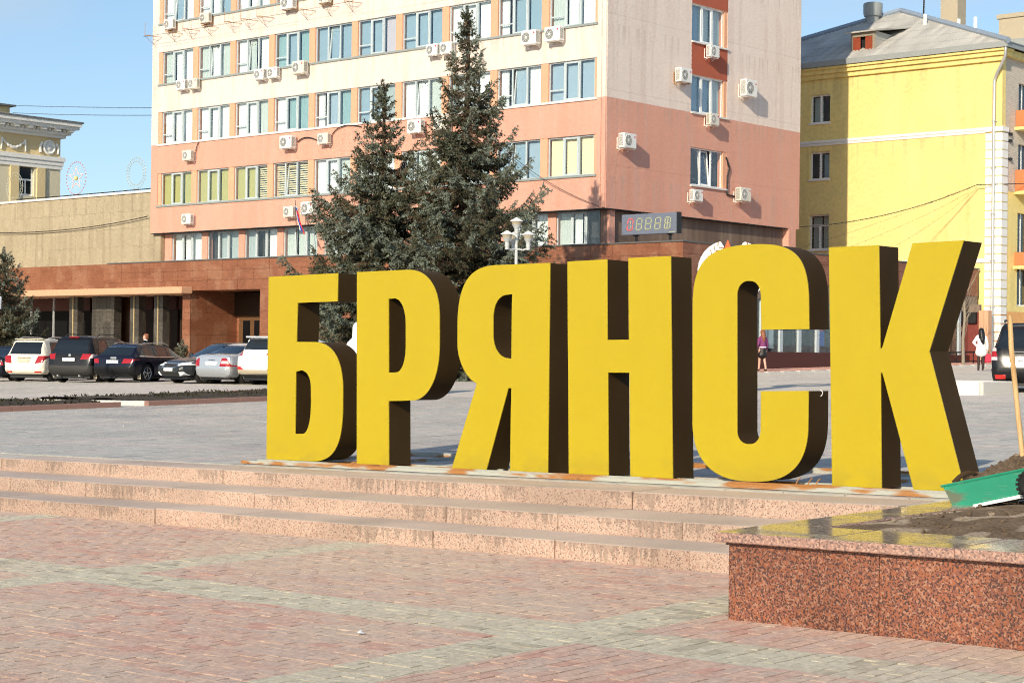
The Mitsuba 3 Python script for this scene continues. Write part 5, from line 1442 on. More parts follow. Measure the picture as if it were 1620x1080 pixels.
put('hub', xf(lathe([(.04, -.02), (.04, .02)], 12), (-5.545, 11.89, .745), rx=math.pi / 2), 'm_plastic', wy)
hd = thing('tool_handle', 'long pale wooden tool handle stuck upright in the soil at the right edge', 'tool')
put('shaft', tube([[-5.815, 12.1, 1.93], [-5.812, 12.1, 1.905], [-5.80, 12.1, 1.7], [-5.74, 12.1, 1.2], [-5.665, 12.1, .6]], [.010, .0175, .0185, .0185, .0185], 10), 'm_wood', hd, smooth=True)
k = put('lime_strip', quadgrid(4, 14, lambda u, v: np.stack([-4.275 + .06 * u + .015 * np.sin(v * 7), 9.16 - .02 * np.sin(u * 3) - .05 * (1 - v), .02 + .33 * v + 0 * u], 1)), 'm_lime', smooth=True)
tag(k, 'sliver of lime green cloth hanging down the planter wall at the right edge', 'cloth')
# ------------------------------------------------------------------ people
def hull_ball(p, r, n=10):
    return m3.Manifold.sphere(r, n).translate(list(map(float, p)))


def limb_body(chains, edge=0.035, it=8):
    """chains: lists of (point, radius); every bone is the hull of the balls at its ends; one smoothed surface."""
    parts = []
    for ch in chains:
        for (p, r), (q, s) in zip(ch[:-1], ch[1:]):
            parts.append(m3.Manifold.batch_hull([hull_ball(p, r), hull_ball(q, s)]))
    m = m3.Manifold.batch_boolean(parts, m3.OpType.Add).refine_to_length(edge)
    a = m.to_mesh()
    t = trimesh.Trimesh(a.vert_properties[:, :3], a.tri_verts, process=True)
    trimesh.smoothing.filter_taubin(t, iterations=it)
    return t


def hand_chains(w, d, s):
    """A small relaxed hand hanging from wrist w along d: palm, four fingers, thumb; s = +1 or -1 is the thumb side."""
    w, d = np.array(w, float), np.array(d, float) / np.linalg.norm(d)
    side = np.array([0, 1.0, 0]) if abs(d[1]) < .9 else np.array([1.0, 0, 0])
    side = side - d * (side @ d); side /= np.linalg.norm(side)
    out = [[(w, .026), (w + d * .05, .036), (w + d * .085, .034)]]
    for i, L in enumerate((.070, .082, .076, .058)):
        o = w + d * .085 + side * (.027 - .018 * i) * s
        out.append([(o, .011), (o + d * L * .55 + [.006 * s, 0, 0], .010), (o + d * L + [.018 * s, 0, 0], .008)])
    o = w + d * .03 + side * .03 * s
    out.append([(o, .013), (o + d * .045 + side * .02 * s, .011), (o + d * .075 + side * .02 * s, .009)])
    return out


def rot_put(ms, pos, rz):
    return xf(ms, pos, rz)


# woman in the white coat, seen from behind, weight on one leg
wp = (-33.95, 68.1, float(ground_z(np.array(-33.95), np.array(68.1))) + .02)
wz = math.radians(34)
pn = thing('person', 'woman with long black hair in a short white coat, her back turned', 'person', None)
body = limb_body([[((-.10, .02, .06), .045), ((-.10, .0, .10), .048), ((-.095, 0, .48), .062), ((-.09, 0, .86), .095)], [((.07, .05, .06), .045), ((.08, .02, .10), .048), ((.085, .01, .48), .062), ((.09, 0, .86), .095)], [((-.10, -.02, .04), .04), ((-.11, .14, .035), .032)], [((.07, .02, .04), .04), ((.09, .18, .035), .032)], [((0, 0, .90), .14), ((0, 0, 1.12), .12), ((0, .0, 1.34), .14)], [((-.09, 0, 1.36), .075), ((.09, 0, 1.36), .075)], [((0, 0, 1.40), .055), ((0, .01, 1.50), .05)]])
put('legs', rot_put(body, wp, wz), 'm_tights', pn, smooth=True)
head = limb_body([[((0, .01, 1.50), .055), ((0, .02, 1.585), .088), ((0, .025, 1.625), .092)], [((0, .09, 1.60), .030), ((0, .115, 1.575), .014)], [((-.088, .02, 1.59), .016), ((-.092, .015, 1.575), .012)], [((.088, .02, 1.59), .016), ((.092, .015, 1.575), .012)], [((0, .075, 1.53), .03), ((0, .08, 1.55), .03)]], .02, 5)
put('head', rot_put(head, wp, wz), 'm_skin', pn, smooth=True)
put('eyes', rot_put(cat([xf(trimesh.creation.icosphere(1, .013), (s * .034, .105, 1.61)) for s in (-1, 1)]), wp, wz), 'm_hair_black', pn)
hair = limb_body([[((0, -.005, 1.635), .108), ((0, -.045, 1.58), .105), ((.01, -.10, 1.42), .105), ((.03, -.12, 1.24), .10), ((.06, -.12, 1.10), .05)], [((-.05, -.06, 1.55), .07), ((-.06, -.10, 1.34), .06)], [((.06, -.06, 1.55), .07), ((.08, -.10, 1.30), .06)]], .03, 6)
put('hair', rot_put(hair, wp, wz), 'm_hair_black', pn, smooth=True)
coat = limb_body([[((-.05, 0, .74), .19), ((.05, 0, .74), .19)], [((0, 0, .74), .21), ((0, 0, 1.0), .165), ((0, 0, 1.12), .145), ((0, 0, 1.32), .165)], [((-.06, 0, .74), .17), ((-.04, 0, 1.0), .14)], [((.06, 0, .74), .17), ((.04, 0, 1.0), .14)], [((-.13, 0, 1.37), .075), ((.13, 0, 1.37), .075)],
                  [((-.15, 0, 1.36), .072), ((-.30, -.02, 1.14), .058), ((-.16, .10, .98), .046)], [((.15, 0, 1.36), .072), ((.235, -.01, 1.10), .058), ((.25, .04, .88), .046)], [((0, 0, 1.40), .085), ((0, .01, 1.43), .075)]])
v = np.asarray(coat.vertices); keep = v[:, 2].min()
put('coat', rot_put(coat, wp, wz), 'm_coat_white', pn, smooth=True)
put('hand', rot_put(limb_body(hand_chains((.25, .045, .87), (.05, .1, -1), 1), .012, 4), wp, wz), 'm_skin', pn, smooth=True)
put('hand', rot_put(limb_body(hand_chains((-.14, .12, .975), (.9, .4, -.15), -1), .012, 4), wp, wz), 'm_skin', pn, smooth=True)
bg = thing('hand_bag', 'red bag hanging from the right hand of the woman in the white coat', 'bag')
put('body', rot_put(cat([cbox(.14, .40, -.02, .14, .33, .68, .03)]), wp, wz), 'm_bag_red', bg)
put('strap', rot_put(tube([[.19, .06, .67], [.22, .06, .79], [.27, .06, .80], [.34, .06, .67]], .012, 6), wp, wz), 'm_hair_black', bg)

# woman in purple, behind the letter С
q_ = (-41.55, 63.6)
wp = (q_[0], q_[1], float(ground_z(*map(np.array, q_))) + .13)
wz = math.radians(60)
pn = thing('person', 'auburn haired woman in purple jacket and black skirt, seen through the letter С', 'person')
legs = limb_body([[((-.09, .18, .07), .038), ((-.09, .13, .11), .042), ((-.09, .08, .48), .056), ((-.085, 0, .88), .09)], [((.09, -.14, .09), .038), ((.09, -.13, .13), .042), ((.09, -.01, .49), .056), ((.085, 0, .88), .09)], [((-.085, 0, .88), .09), ((.085, 0, .88), .09)], [((0, 0, .9), .12), ((0, 0, 1.35), .12)], [((0, 0, 1.38), .05), ((0, .01, 1.5), .048)]])
put('legs', rot_put(legs, wp, wz), 'm_skin', pn, smooth=True)
put('skirt', rot_put(limb_body([[((-.06, 0, .66), .15), ((.06, 0, .66), .15)], [((0, 0, .66), .17), ((0, 0, .96), .15)]], .04), wp, wz), 'm_hair_black', pn, smooth=True)
put('jacket', rot_put(limb_body([[((0, 0, .98), .165), ((0, 0, 1.15), .14), ((0, 0, 1.34), .155)], [((-.13, 0, 1.36), .07), ((.13, 0, 1.36), .07)], [((-.15, 0, 1.35), .068), ((-.24, -.08, 1.10), .055), ((-.22, .06, .92), .043)], [((.15, 0, 1.35), .068), ((.25, .05, 1.10), .055), ((.27, .14, .90), .043)]]), wp, wz), 'm_purple', pn, smooth=True)
put('belt', rot_put(lathe([(.158, .965), (.165, .99), (.158, 1.02)], 18), wp, wz), 'm_paper', pn)
put('head', rot_put(limb_body([[((0, .01, 1.5), .052), ((0, .02, 1.585), .086), ((0, .025, 1.62), .09)], [((0, .09, 1.6), .028), ((0, .11, 1.575), .014)]], .02, 5), wp, wz), 'm_skin', pn, smooth=True)
put('hair', rot_put(limb_body([[((0, -.005, 1.63), .106), ((0, -.05, 1.57), .105), ((0, -.10, 1.40), .095), ((0, -.11, 1.26), .06)]], .03, 5), wp, wz), 'm_hair_auburn', pn, smooth=True)
for s in (-1, 1):
    put('hand', rot_put(limb_body(hand_chains((s * .225 if s < 0 else .27, .07 if s < 0 else .15, .91), (0, .2, -1), s), .012, 4), wp, wz), 'm_skin', pn, smooth=True)
    put('shoe', rot_put(limb_body([[((s * .09, (.14 if s < 0 else -.17), .045), .04), ((s * .09, (.28 if s < 0 else -.03), .035), .033)]], .02, 3), wp, wz), 'm_hair_black', pn, smooth=True)

# man behind the black wagon
q_ = (-60.2, 46.2)
wp = (q_[0], q_[1], float(ground_z(*map(np.array, q_))))
wz = math.radians(120)
pn = thing('person', 'man in a dark suit, only head and shoulders showing above the parked cars', 'person')
put('suit', rot_put(limb_body([[((-.10, .02, .06), .05), ((-.10, 0, .5), .075), ((-.09, 0, .95), .11)], [((.10, .02, .06), .05), ((.10, 0, .5), .075), ((.09, 0, .95), .11)], [((0, 0, .98), .16), ((0, 0, 1.2), .16), ((0, 0, 1.42), .17)], [((-.17, 0, 1.50), .08), ((.17, 0, 1.50), .08)], [((-.19, 0, 1.48), .08), ((-.26, 0, 1.2), .06), ((-.25, .06, .95), .05)], [((.19, 0, 1.48), .08), ((.26, 0, 1.2), .06), ((.25, .06, .95), .05)]], .05), wp, wz), 'm_dark_cloth', pn, smooth=True)
put('collar', rot_put(lathe([(.075, 1.545), (.08, 1.58), (.072, 1.62)], 14), wp, wz), 'm_paper', pn)
put('head', rot_put(limb_body([[((0, 0, 1.55), .062), ((0, .01, 1.66), .09), ((0, .02, 1.72), .096)], [((0, .09, 1.68), .03), ((0, .115, 1.66), .015)], [((-.095, .0, 1.68), .018), ((-.098, 0, 1.66), .012)], [((.095, 0, 1.68), .018), ((.098, 0, 1.66), .012)], [((0, .07, 1.61), .035), ((0, .075, 1.63), .035)]], .02, 5), wp, wz), 'm_skin', pn, smooth=True)
put('hair', rot_put(limb_body([[((0, -.03, 1.75), .095), ((0, -.04, 1.68), .085)], [((0, .03, 1.79), .06), ((0, -.05, 1.77), .085)]], .025, 4), wp, wz), 'm_hair_auburn', pn, smooth=True)
for s in (-1, 1):
    put('hand', rot_put(limb_body(hand_chains((s * .25, .06, .93), (0, .1, -1), s), .012, 4), wp, wz), 'm_skin', pn, smooth=True)


# ------------------------------------------------------------------ cars
def shell(prof, infl=0.0):
    """Lofted body from stations (y, z bottom, z belt, z top, half width, roof half width)."""
    pr = np.array(prof, float)
    ys_ = np.unique(np.r_[pr[:, 0], np.linspace(pr[0, 0], pr[-1, 0], 46)])
    zb, zl, zt, w, wr = (np.interp(ys_, pr[:, 0], pr[:, i]) for i in range(1, 6))
    # gentle smoothing along the length keeps the outline from looking faceted
    for arr in (zl, w, wr, zb, zt):
        arr[1:-1] = .25 * arr[:-2] + .5 * arr[1:-1] + .25 * arr[2:]
    ys_ = ys_.copy(); ys_[0] -= infl; ys_[-1] += infl
    w, wr, zt, zb = w + infl, wr + infl, zt + infl, zb - infl
    rings = []
    for i in range(len(ys_)):
        hi = zt[i]; b = min(zl[i], hi - .02); k = min(.09, (hi - b) * .4)
        half = [(0, zb[i]), (w[i] * .78, zb[i]), (w[i] * .955, zb[i] + .09), (w[i] * .995, zb[i] + .45 * (b - zb[i])), (w[i], zb[i] + .72 * (b - zb[i])), (w[i] * .965, b), (wr[i] + (w[i] * .965 - wr[i]) * .06, hi - k), (wr[i] * .93, hi - k * .30), (wr[i] * .6, hi - .012), (0, hi)]
        rings.append([(x, ys_[i], z) for x, z in half] + [(-x, ys_[i], z) for x, z in half[-2:0:-1]])
    R = np.array(rings); n = R.shape[1]
    v = R.reshape(-1, 3); f = []
    for i in range(len(R) - 1):
        for q in range(n):
            a, b = i * n + q, i * n + (q + 1) % n
            f += [[a, b + n, b], [a, a + n, b + n]]
    v = np.vstack([v, R[0].mean(0), R[-1].mean(0)])
    c0, c1, L = len(v) - 2, len(v) - 1, (len(R) - 1) * n
    for q in range(n):
        f += [[c0, q, (q + 1) % n], [c1, L + (q + 1) % n, L + q]]
    m = m3.Manifold(m3.Mesh(np.asarray(v, np.float32), np.asarray(f, np.uint32)))
    if m.volume() < 0:
        m = m3.Manifold(m3.Mesh(np.asarray(v, np.float32), np.asarray(f, np.uint32)[:, ::-1].copy()))
    return m


def mesh_of(m):
    a = m.to_mesh()
    return trimesh.Trimesh(a.vert_properties[:, :3], a.tri_verts, process=False)


def cut(sh, axis, poly, lo, hi):
    """Part of the shell inside a polygon seen along an axis ('y': polygon in x, z; 'x': polygon in y, z)."""
    c = m3.CrossSection([np.array(poly, float)], m3.FillRule.NonZero)
    e = m3.Manifold.extrude(c, hi - lo)                       # along +z
    if axis == 'y':
        e = e.transform([[1, 0, 0, 0], [0, 0, -1, hi], [0, 1, 0, 0]])
    else:
        e = e.transform([[0, 0, 1, lo], [1, 0, 0, 0], [0, 1, 0, 0]])
    return e ^ sh


def mirror(p):
    return [(-x, z) for x, z in p][::-1]


_wheel = {}


def wheel(car, M, x, y, r, tw_, spokes=5, alloy='m_alloy'):
    s = 1 if x > 0 else -1
    key = (r, tw_, s, spokes)
    if key not in _wheel:
        t = xf(lathe([(r * .66, -tw_ / 2), (r * .90, -tw_ / 2), (r, -tw_ * .32), (r, tw_ * .32), (r * .90, tw_ / 2), (r * .66, tw_ / 2)], 28), ry=math.pi / 2)
        o = s * tw_ * .40
        ring = xf(lathe([(r * .60, -.02), (r * .66, .02), (r * .64, .035), (r * .56, .0)], 28), ry=s * math.pi / 2)
        sp = [xf(ring, (o, 0, 0))]
        for q in range(spokes):
            a = q * 6.283 / spokes + .3
            for d in (-.10, .10):
                sp.append(bar([o + s * .012, r * .10 * math.cos(a), r * .10 * math.sin(a)], [o + s * .005, r * .60 * math.cos(a + d), r * .60 * math.sin(a + d)], r * .055, 5))
        sp.append(xf(lathe([(r * .15, 0), (r * .12, .03)], 12), (o, 0, 0), ry=s * math.pi / 2))
        _wheel[key] = (mikit.ply(t, 'm_tyre', 40), mikit.ply(cat(sp), alloy, 40), mikit.ply(xf(lathe([(r * .63, -.02), (r * .63, .0)], 20), (o - s * .06, 0, 0), ry=s * math.pi / 2), 'm_black'))
    k = uniq(f'{car}__wheel')
    W = M @ T().translate([x, y, r])
    a, b, c = _wheel[key]
    put('tyre', a, None, k, to_world=W); put('rim', b, alloy, k, to_world=W); put('brake_disc', c, None, k, to_world=W)


SUV = lambda L, H, w, belt: [(0, .44, .62, .66, w * .80, w * .62), (.05, .36, .93, .96, w * .95, w * .76), (.14, .30, belt - .02, belt + .06, w * .99, w * .80), (.24, .28, belt, belt + .28, w, w * .79), (.40, .26, belt, H - .10, w, w * .75), (.55, .25, belt, H - .02, w, w * .73), (1.4, .24, belt - .02, H, w, w * .73), (2.3, .24, belt - .04, H - .03, w, w * .73), (2.85, .24, belt - .05, H - .17, w, w * .74), (3.5, .24, belt - .06, belt + .03, w, w * .82), (3.7, .25, belt - .09, belt - .01, w * .99, w * .84), (4.25, .27, belt - .20, belt - .12, w * .94, w * .76), (L - .12, .34, belt - .32, belt - .27, w * .86, w * .66), (L, .44, .58, .60, w * .72, w * .5)]
WAGON = lambda L, H, w, belt: [(0, .42, .58, .62, w * .80, w * .62), (.06, .32, .88, .92, w * .95, w * .76), (.16, .26, belt, belt + .05, w * .99, w * .80), (.5, .22, belt, H - .16, w, w * .74), (.85, .21, belt, H - .03, w, w * .70), (1.7, .2, belt - .01, H, w, w * .70), (2.5, .2, belt - .03, H - .05, w, w * .70), (3.35, .2, belt - .05, belt + .03, w, w * .80), (3.6, .21, belt - .08, belt, w, w * .82), (4.3, .24, belt - .2, belt - .13, w * .95, w * .74), (L - .1, .32, belt - .32, belt - .28, w * .85, w * .62), (L, .42, .54, .56, w * .70, w * .5)]
SEDAN = lambda L, H, w, belt: [(0, .42, .58, .62, w * .80, w * .62), (.06, .30, .90, .95, w * .95, w * .78), (.16, .25, belt, belt + .06, w * .99, w * .82), (.55, .22, belt, belt + .10, w, w * .80), (1.25, .2, belt, H - .07, w, w * .70), (1.6, .2, belt - .01, H, w, w * .68), (2.3, .2, belt - .03, H - .03, w, w * .69), (3.2, .2, belt - .05, belt + .04, w, w * .80), (3.4, .21, belt - .08, belt + .01, w, w * .82), (L - .38, .23, belt - .19, belt - .12, w * .96, w * .76), (L - .1, .28, belt - .30, belt - .26, w * .88, w * .66), (L, .40, .54, .57, w * .74, w * .55)]


def car(label, px, D, yaw, prof, paint, feats, wheels, r=.34, facing=False, group=None, dz=0.0, spokes=5, zfix=None):
    """px: where along the picture's width the near end of the car stands (fixes its bearing from the eye), D: metres away."""
    u = (px - 810) / 2860.16
    right, fw = np.array([0.75419, 0.65655]), np.array([-0.65665, 0.75416])
    x, y = right * u * D + fw * D
    z = float(ground_z(np.array(x), np.array(y))) + dz
    L = prof[-1][0]
    k = thing('parked_car', label, 'car', group)
    M = T().translate([float(x), float(y), z]).rotate([0, 0, 1], yaw + (180 if facing else 0))
    if facing:
        M = M @ T().translate([0, -L, 0])
    sh = shell(prof)
    wmax = max(p[4] for p in prof)
    for wy_ in wheels:
        sh = sh - m3.Manifold.cylinder(4, r + .07, r + .07, 28, True).rotate([0, 90, 0]).translate([0, wy_, r])
    core = m3.Manifold.cube([2 * (wmax - .26), L - .5, .45]).translate([-(wmax - .26), .25, .28])
    put('body', mesh_of(sh + core), paint, k, smooth=32, to_world=M)
    for name, m, axis, poly, lo, hi, infl, par in feats:
        q = cut(shell(prof, infl), axis, poly, lo, hi)
        if q.is_empty():
            print('empty feature', name, label); continue
        put(name, mesh_of(q), m, k, smooth=32, to_world=M)
    for wy_ in wheels:
        for s in (-1, 1):
            wheel(k, M, s * (wmax - .13), wy_, r, .21, spokes)
    put('underbody', box(-wmax * .8, wmax * .8, .25, L - .3, .16, .30), 'm_black', k, to_world=M)
    return k, M


def rect(x0, x1, z0, z1):
    return [(x0, z0), (x1, z0), (x1, z1), (x0, z1)]


def extra_box(k, M, name, m, b, **kw):
    return put(name, cbox(*b, kw.get('c', .008)), m, k, to_world=M)


row = 'cars parked in a row before the podium'
# white boxy off-roader
H, w = 1.69, .92
f = [('rear_window', 'm_car_glass', 'y', [(-.70, 1.08), (.70, 1.08), (.62, 1.55), (-.62, 1.55)], -.5, .62, .006, 0),
     ('side_window', 'm_car_glass', 'x', [(.62, 1.08), (1.35, 1.08), (1.35, 1.56), (.72, 1.56)], .3, 1.2, .006, 0), ('side_window', 'm_car_glass', 'x', [(1.42, 1.07), (2.2, 1.06), (2.2, 1.55), (1.42, 1.56)], .3, 1.2, .006, 0), ('side_window', 'm_car_glass', 'x', [(2.28, 1.06), (3.15, 1.05), (2.75, 1.45), (2.28, 1.52)], .3, 1.2, .006, 0),
     ('tail_light', 'm_tail', 'y', [(.52, .72), (.85, .76), (.95, 1.02), (.62, 1.02)], -.5, .40, .012, 0), ('tail_light', 'm_tail', 'y', mirror([(.52, .72), (.85, .76), (.95, 1.02), (.62, 1.02)]), -.5, .40, .012, 0),
     ('reflector', 'm_reflector', 'y', rect(.50, .78, .36, .42), -.5, .3, .010, 0), ('reflector', 'm_reflector', 'y', rect(-.78, -.50, .36, .42), -.5, .3, .010, 0),
     ('bumper', 'm_plastic', 'x', [(-.1, .10), (4.7, .10), (4.7, .30), (-.1, .30)], -1.2, 1.2, .004, 0), ('bumper_step', 'm_paint_cream', 'x', [(-.1, .44), (.30, .44), (.30, .56), (-.1, .56)], -1.2, 1.2, .014, 0)]
k, M = car('cream white boxy off road car, second from the left in the row', 37, 70.0, 22, SUV(4.52, H, w, 1.02), 'm_paint_cream', f, (.85, 3.62), .37, group=row)
extra_box(k, M, 'license_plate', 'm_classic_pale', (-.26, .26, -.02, .03, .78, .90))
extra_box(k, M, 'handle_strip', 'm_classic_pale', (-.30, .30, -.015, .06, .945, .97))
for s in (-1, 1):
    put('roof_rail', tube([[s * .64, .75, 1.69], [s * .66, 1.0, 1.745], [s * .66, 2.2, 1.73], [s * .64, 2.6, 1.62]], .022, 6), 'm_alloy', k, to_world=M)
put('spoiler', cbox(-.62, .62, .36, .62, 1.655, 1.685, .01), 'm_paint_cream', k, to_world=M)
# black off-roader
H, w = 1.74, .945
f = [('rear_window', 'm_car_glass', 'y', [(-.72, 1.08), (.72, 1.08), (.62, 1.56), (-.62, 1.56)], -.5, .66, .006, 0),
     ('side_window', 'm_car_glass', 'x', [(.66, 1.13), (1.30, 1.11), (1.30, 1.57), (.80, 1.57)], .3, 1.2, .006, 0), ('side_window', 'm_car_glass', 'x', [(1.38, 1.10), (2.2, 1.07), (2.2, 1.58), (1.38, 1.60)], .3, 1.2, .006, 0), ('side_window', 'm_car_glass', 'x', [(2.28, 1.07), (3.15, 1.05), (2.75, 1.46), (2.28, 1.55)], .3, 1.2, .006, 0),
     ('tail_light', 'm_tail', 'y', [(.46, .86), (.80, .88), (.90, 1.06), (.52, 1.08)], -.5, .42, .014, 0), ('tail_light', 'm_tail', 'y', mirror([(.60, .86), (.80, .88), (.90, 1.06), (.62, 1.08)]), -.5, .42, .014, 0), ('clear_lens', 'm_tail_clear', 'y', [(.80, .90), (.93, .92), (.96, 1.06), (.88, 1.06)], -.5, .50, .016, 0),
     ('reflector', 'm_reflector', 'y', [(.52, .40), (.78, .40), (.80, .52), (.56, .53)], -.5, .3, .012, 0), ('reflector', 'm_reflector', 'y', mirror([(.52, .40), (.78, .40), (.80, .52), (.56, .53)]), -.5, .3, .012, 0),
     ('bumper', 'm_plastic', 'x', [(-.1, .10), (.35, .10), (.35, .64), (-.1, .64)], -1.2, 1.2, .016, 0), ('sill', 'm_plastic', 'x', [(.3, .1), (4.8, .1), (4.8, .30), (.3, .30)], -1.2, 1.2, .006, 0)]
k, M = car('large black off road car with bright red tail lights beside the cream white one', 109, 66.5, 23, SUV(4.66, H, w, 1.06), 'm_paint_black', f, (.92, 3.66), .37, group=row)
extra_box(k, M, 'license_plate', 'm_plate', (-.26, .26, -.025, .03, .80, .92))
extra_box(k, M, 'brake_lamp', 'm_tail', (-.2, .2, .36, .44, 1.665, 1.70))
put('badge', xf(lathe([(.06, 0), (.05, .015)], 14), (0, .075, 1.02), rx=math.pi / 2), 'm_chrome', k, to_world=M)
for s in (-1, 1):
    put('roof_rail', tube([[s * .66, .85, 1.72], [s * .68, 1.05, 1.80], [s * .68, 2.2, 1.80], [s * .66, 2.6, 1.70]], .02, 6), 'm_plastic', k, to_world=M)
    extra_box(k, M, 'mud_flap', 'm_chimney', (s * .82 - .1, s * .82 + .1, .46, .475, .16, .40))
    put('tail_pipe', bar([s * .45, -.02, .27], [s * .45, .25, .27], .035, 8), 'm_chrome', k, to_world=M)
# black wagon
H, w = 1.44, .915
f = [('rear_window', 'm_car_glass', 'y', [(-.70, 1.00), (.70, 1.00), (.58, 1.31), (-.58, 1.31)], -.5, .80, .006, 0),
     ('side_window', 'm_car_glass', 'x', [(.52, .985), (1.42, .98), (1.42, 1.33), (1.05, 1.33), (.80, 1.24)], .3, 1.2, .006, 0), ('side_window', 'm_car_glass', 'x', [(1.47, .98), (2.22, .965), (2.22, 1.32), (1.47, 1.335)], .3, 1.2, .006, 0), ('side_window', 'm_car_glass', 'x', [(2.30, .965), (3.2, .95), (2.72, 1.24), (2.30, 1.31)], .3, 1.2, .006, 0),
     ('window_trim', 'm_chrome', 'x', [(.48, .962), (3.2, .925), (3.2, .945), (.48, .982)], .3, 1.2, .010, 0),
     ('tail_light', 'm_tail', 'y', [(.40, .70), (.82, .72), (.92, .86), (.46, .88)], -.5, .42, .014, 0), ('tail_light', 'm_tail', 'y', mirror([(.60, .70), (.82, .72), (.92, .86), (.66, .88)]), -.5, .42, .014, 0),
     ('bumper', 'm_paint_black', 'x', [(-.1, .30), (.35, .30), (.35, .60), (-.1, .60)], -1.2, 1.2, .018, 0), ('diffuser', 'm_plastic', 'x', [(-.1, .1), (.3, .1), (.3, .30), (-.1, .30)], -1.2, 1.2, .006, 0)]
k, M = car('low black estate car with chrome window line, in the middle of the row', 178, 65.5, 17, WAGON(4.70, H, w, .94), 'm_paint_navy', f, (.92, 3.72), .35, group=row)
extra_box(k, M, 'license_plate', 'm_plate', (-.26, .26, -.02, .03, .70, .82))
put('badge', cat([xf(lathe([(.045, 0), (.04, .012)], 12), (x, .075, .90), rx=math.pi / 2) for x in (-.09, -.03, .03, .09)]), 'm_chrome', k, to_world=M)
extra_box(k, M, 'mud_flap', 'm_chimney', (.74, .90, .50, .515, .14, .36))
for s in (-1, 1):
    put('roof_rail', tube([[s * .60, .95, 1.42], [s * .62, 1.15, 1.465], [s * .62, 2.3, 1.46], [s * .60, 2.6, 1.38]], .016, 6), 'm_alloy', k, to_world=M)
# dark sedan facing the camera
H, w = 1.46, .89
L = 4.53
f = [('windshield', 'm_car_glass', 'y', [(-.68, .93), (.68, .93), (.58, 1.38), (-.58, 1.38)], 2.2, 3.5, .006, 0), ('side_window', 'm_car_glass', 'x', [(1.0, 1.0), (2.15, .98), (2.15, 1.37), (1.45, 1.37)], -1.2, 1.2, .005, 0), ('side_window', 'm_car_glass', 'x', [(2.22, .98), (3.1, .95), (2.5, 1.32), (2.22, 1.36)], -1.2, 1.2, .005, 0),
     ('grille', 'm_plastic', 'y', [(-.36, .58), (.36, .58), (.42, .70), (-.42, .70)], L - .5, L + .3, .012, 0), ('grille_trim', 'm_chrome', 'y', [(-.40, .555), (.40, .555), (.47, .725), (-.47, .725)], L - .5, L + .3, .008, 0),
     ('headlight', 'm_headlamp', 'y', [(-.86, .66), (-.46, .62), (-.44, .72), (-.80, .77)], L - .7, L + .3, .014, 0), ('headlight', 'm_headlamp', 'y', mirror([(-.86, .66), (-.46, .62), (-.44, .72), (-.80, .77)]), L - .7, L + .3, .014, 0),
     ('fog_light', 'm_headlamp', 'y', [(-.78, .30), (-.56, .28), (-.60, .42), (-.78, .42)], L - .5, L + .3, .010, 0), ('fog_light', 'm_headlamp', 'y', mirror([(-.78, .30), (-.56, .28), (-.60, .42), (-.78, .42)]), L - .5, L + .3, .010, 0),
     ('lower_intake', 'm_plastic', 'y', rect(-.50, .50, .28, .42), L - .5, L + .3, .010, 0)]
k, M = car('dark graphite sedan with its front and bright headlights towards the camera', 267, 62.6, -5, SEDAN(L, H, w, .92), 'm_paint_graphite', f, (.95, 3.62), .33, True, group=row)
extra_box(k, M, 'license_plate', 'm_plate', (-.26, .26, L - .03, L + .03, .44, .555))
for s in (-1, 1):
    put('mirror', xf(cbox(-.10, .10, -.06, .06, -.07, .07, .03), (s * .98, 2.95, 1.0)), 'm_paint_graphite', k, to_world=M)
# silver sedan
H, w = 1.42, .85
f = [('rear_window', 'm_car_glass', 'y', [(-.66, 1.03), (.66, 1.03), (.54, 1.34), (-.54, 1.34)], .4, 1.45, .006, 0), ('side_window', 'm_car_glass', 'x', [(1.05, 1.0), (2.1, .98), (2.1, 1.33), (1.45, 1.33)], -1.2, 1.2, .005, 0), ('side_window', 'm_car_glass', 'x', [(2.18, .98), (3.05, .95), (2.5, 1.28), (2.18, 1.32)], -1.2, 1.2, .005, 0),
     ('tail_light', 'm_tail', 'y', [(.42, .62), (.86, .62), (.78, .80), (.66, .90), (.46, .90)], -.5, .42, .014, 0), ('tail_light', 'm_tail', 'y', mirror([(.56, .62), (.86, .62), (.78, .80), (.66, .90), (.60, .90)]), -.5, .42, .014, 0), ('clear_lens', 'm_tail_clear', 'y', [(.46, .71), (.80, .71), (.76, .80), (.48, .80)], -.5, .42, .018, 0),
     ('reflector', 'm_reflector', 'y', rect(.34, .60, .40, .435), -.5, .3, .012, 0), ('reflector', 'm_reflector', 'y', rect(-.60, -.34, .40, .435), -.5, .3, .012, 0), ('bumper', 'm_paint_silver', 'x', [(-.1, .22), (.40, .22), (.40, .55), (-.1, .55)], -1.2, 1.2, .014, 0)]
k, M = car('silver sedan with red and clear tail lights, between the dark sedan and the white crossover', 334, 61.6, 5, SEDAN(4.35, H, w, .95), 'm_paint_silver', f, (.92, 3.45), .31, group=row)
extra_box(k, M, 'license_plate', 'm_plate', (-.26, .26, -.005, .05, .66, .78))
extra_box(k, M, 'grip', 'm_plastic', (-.16, .16, .03, .075, .815, .835))
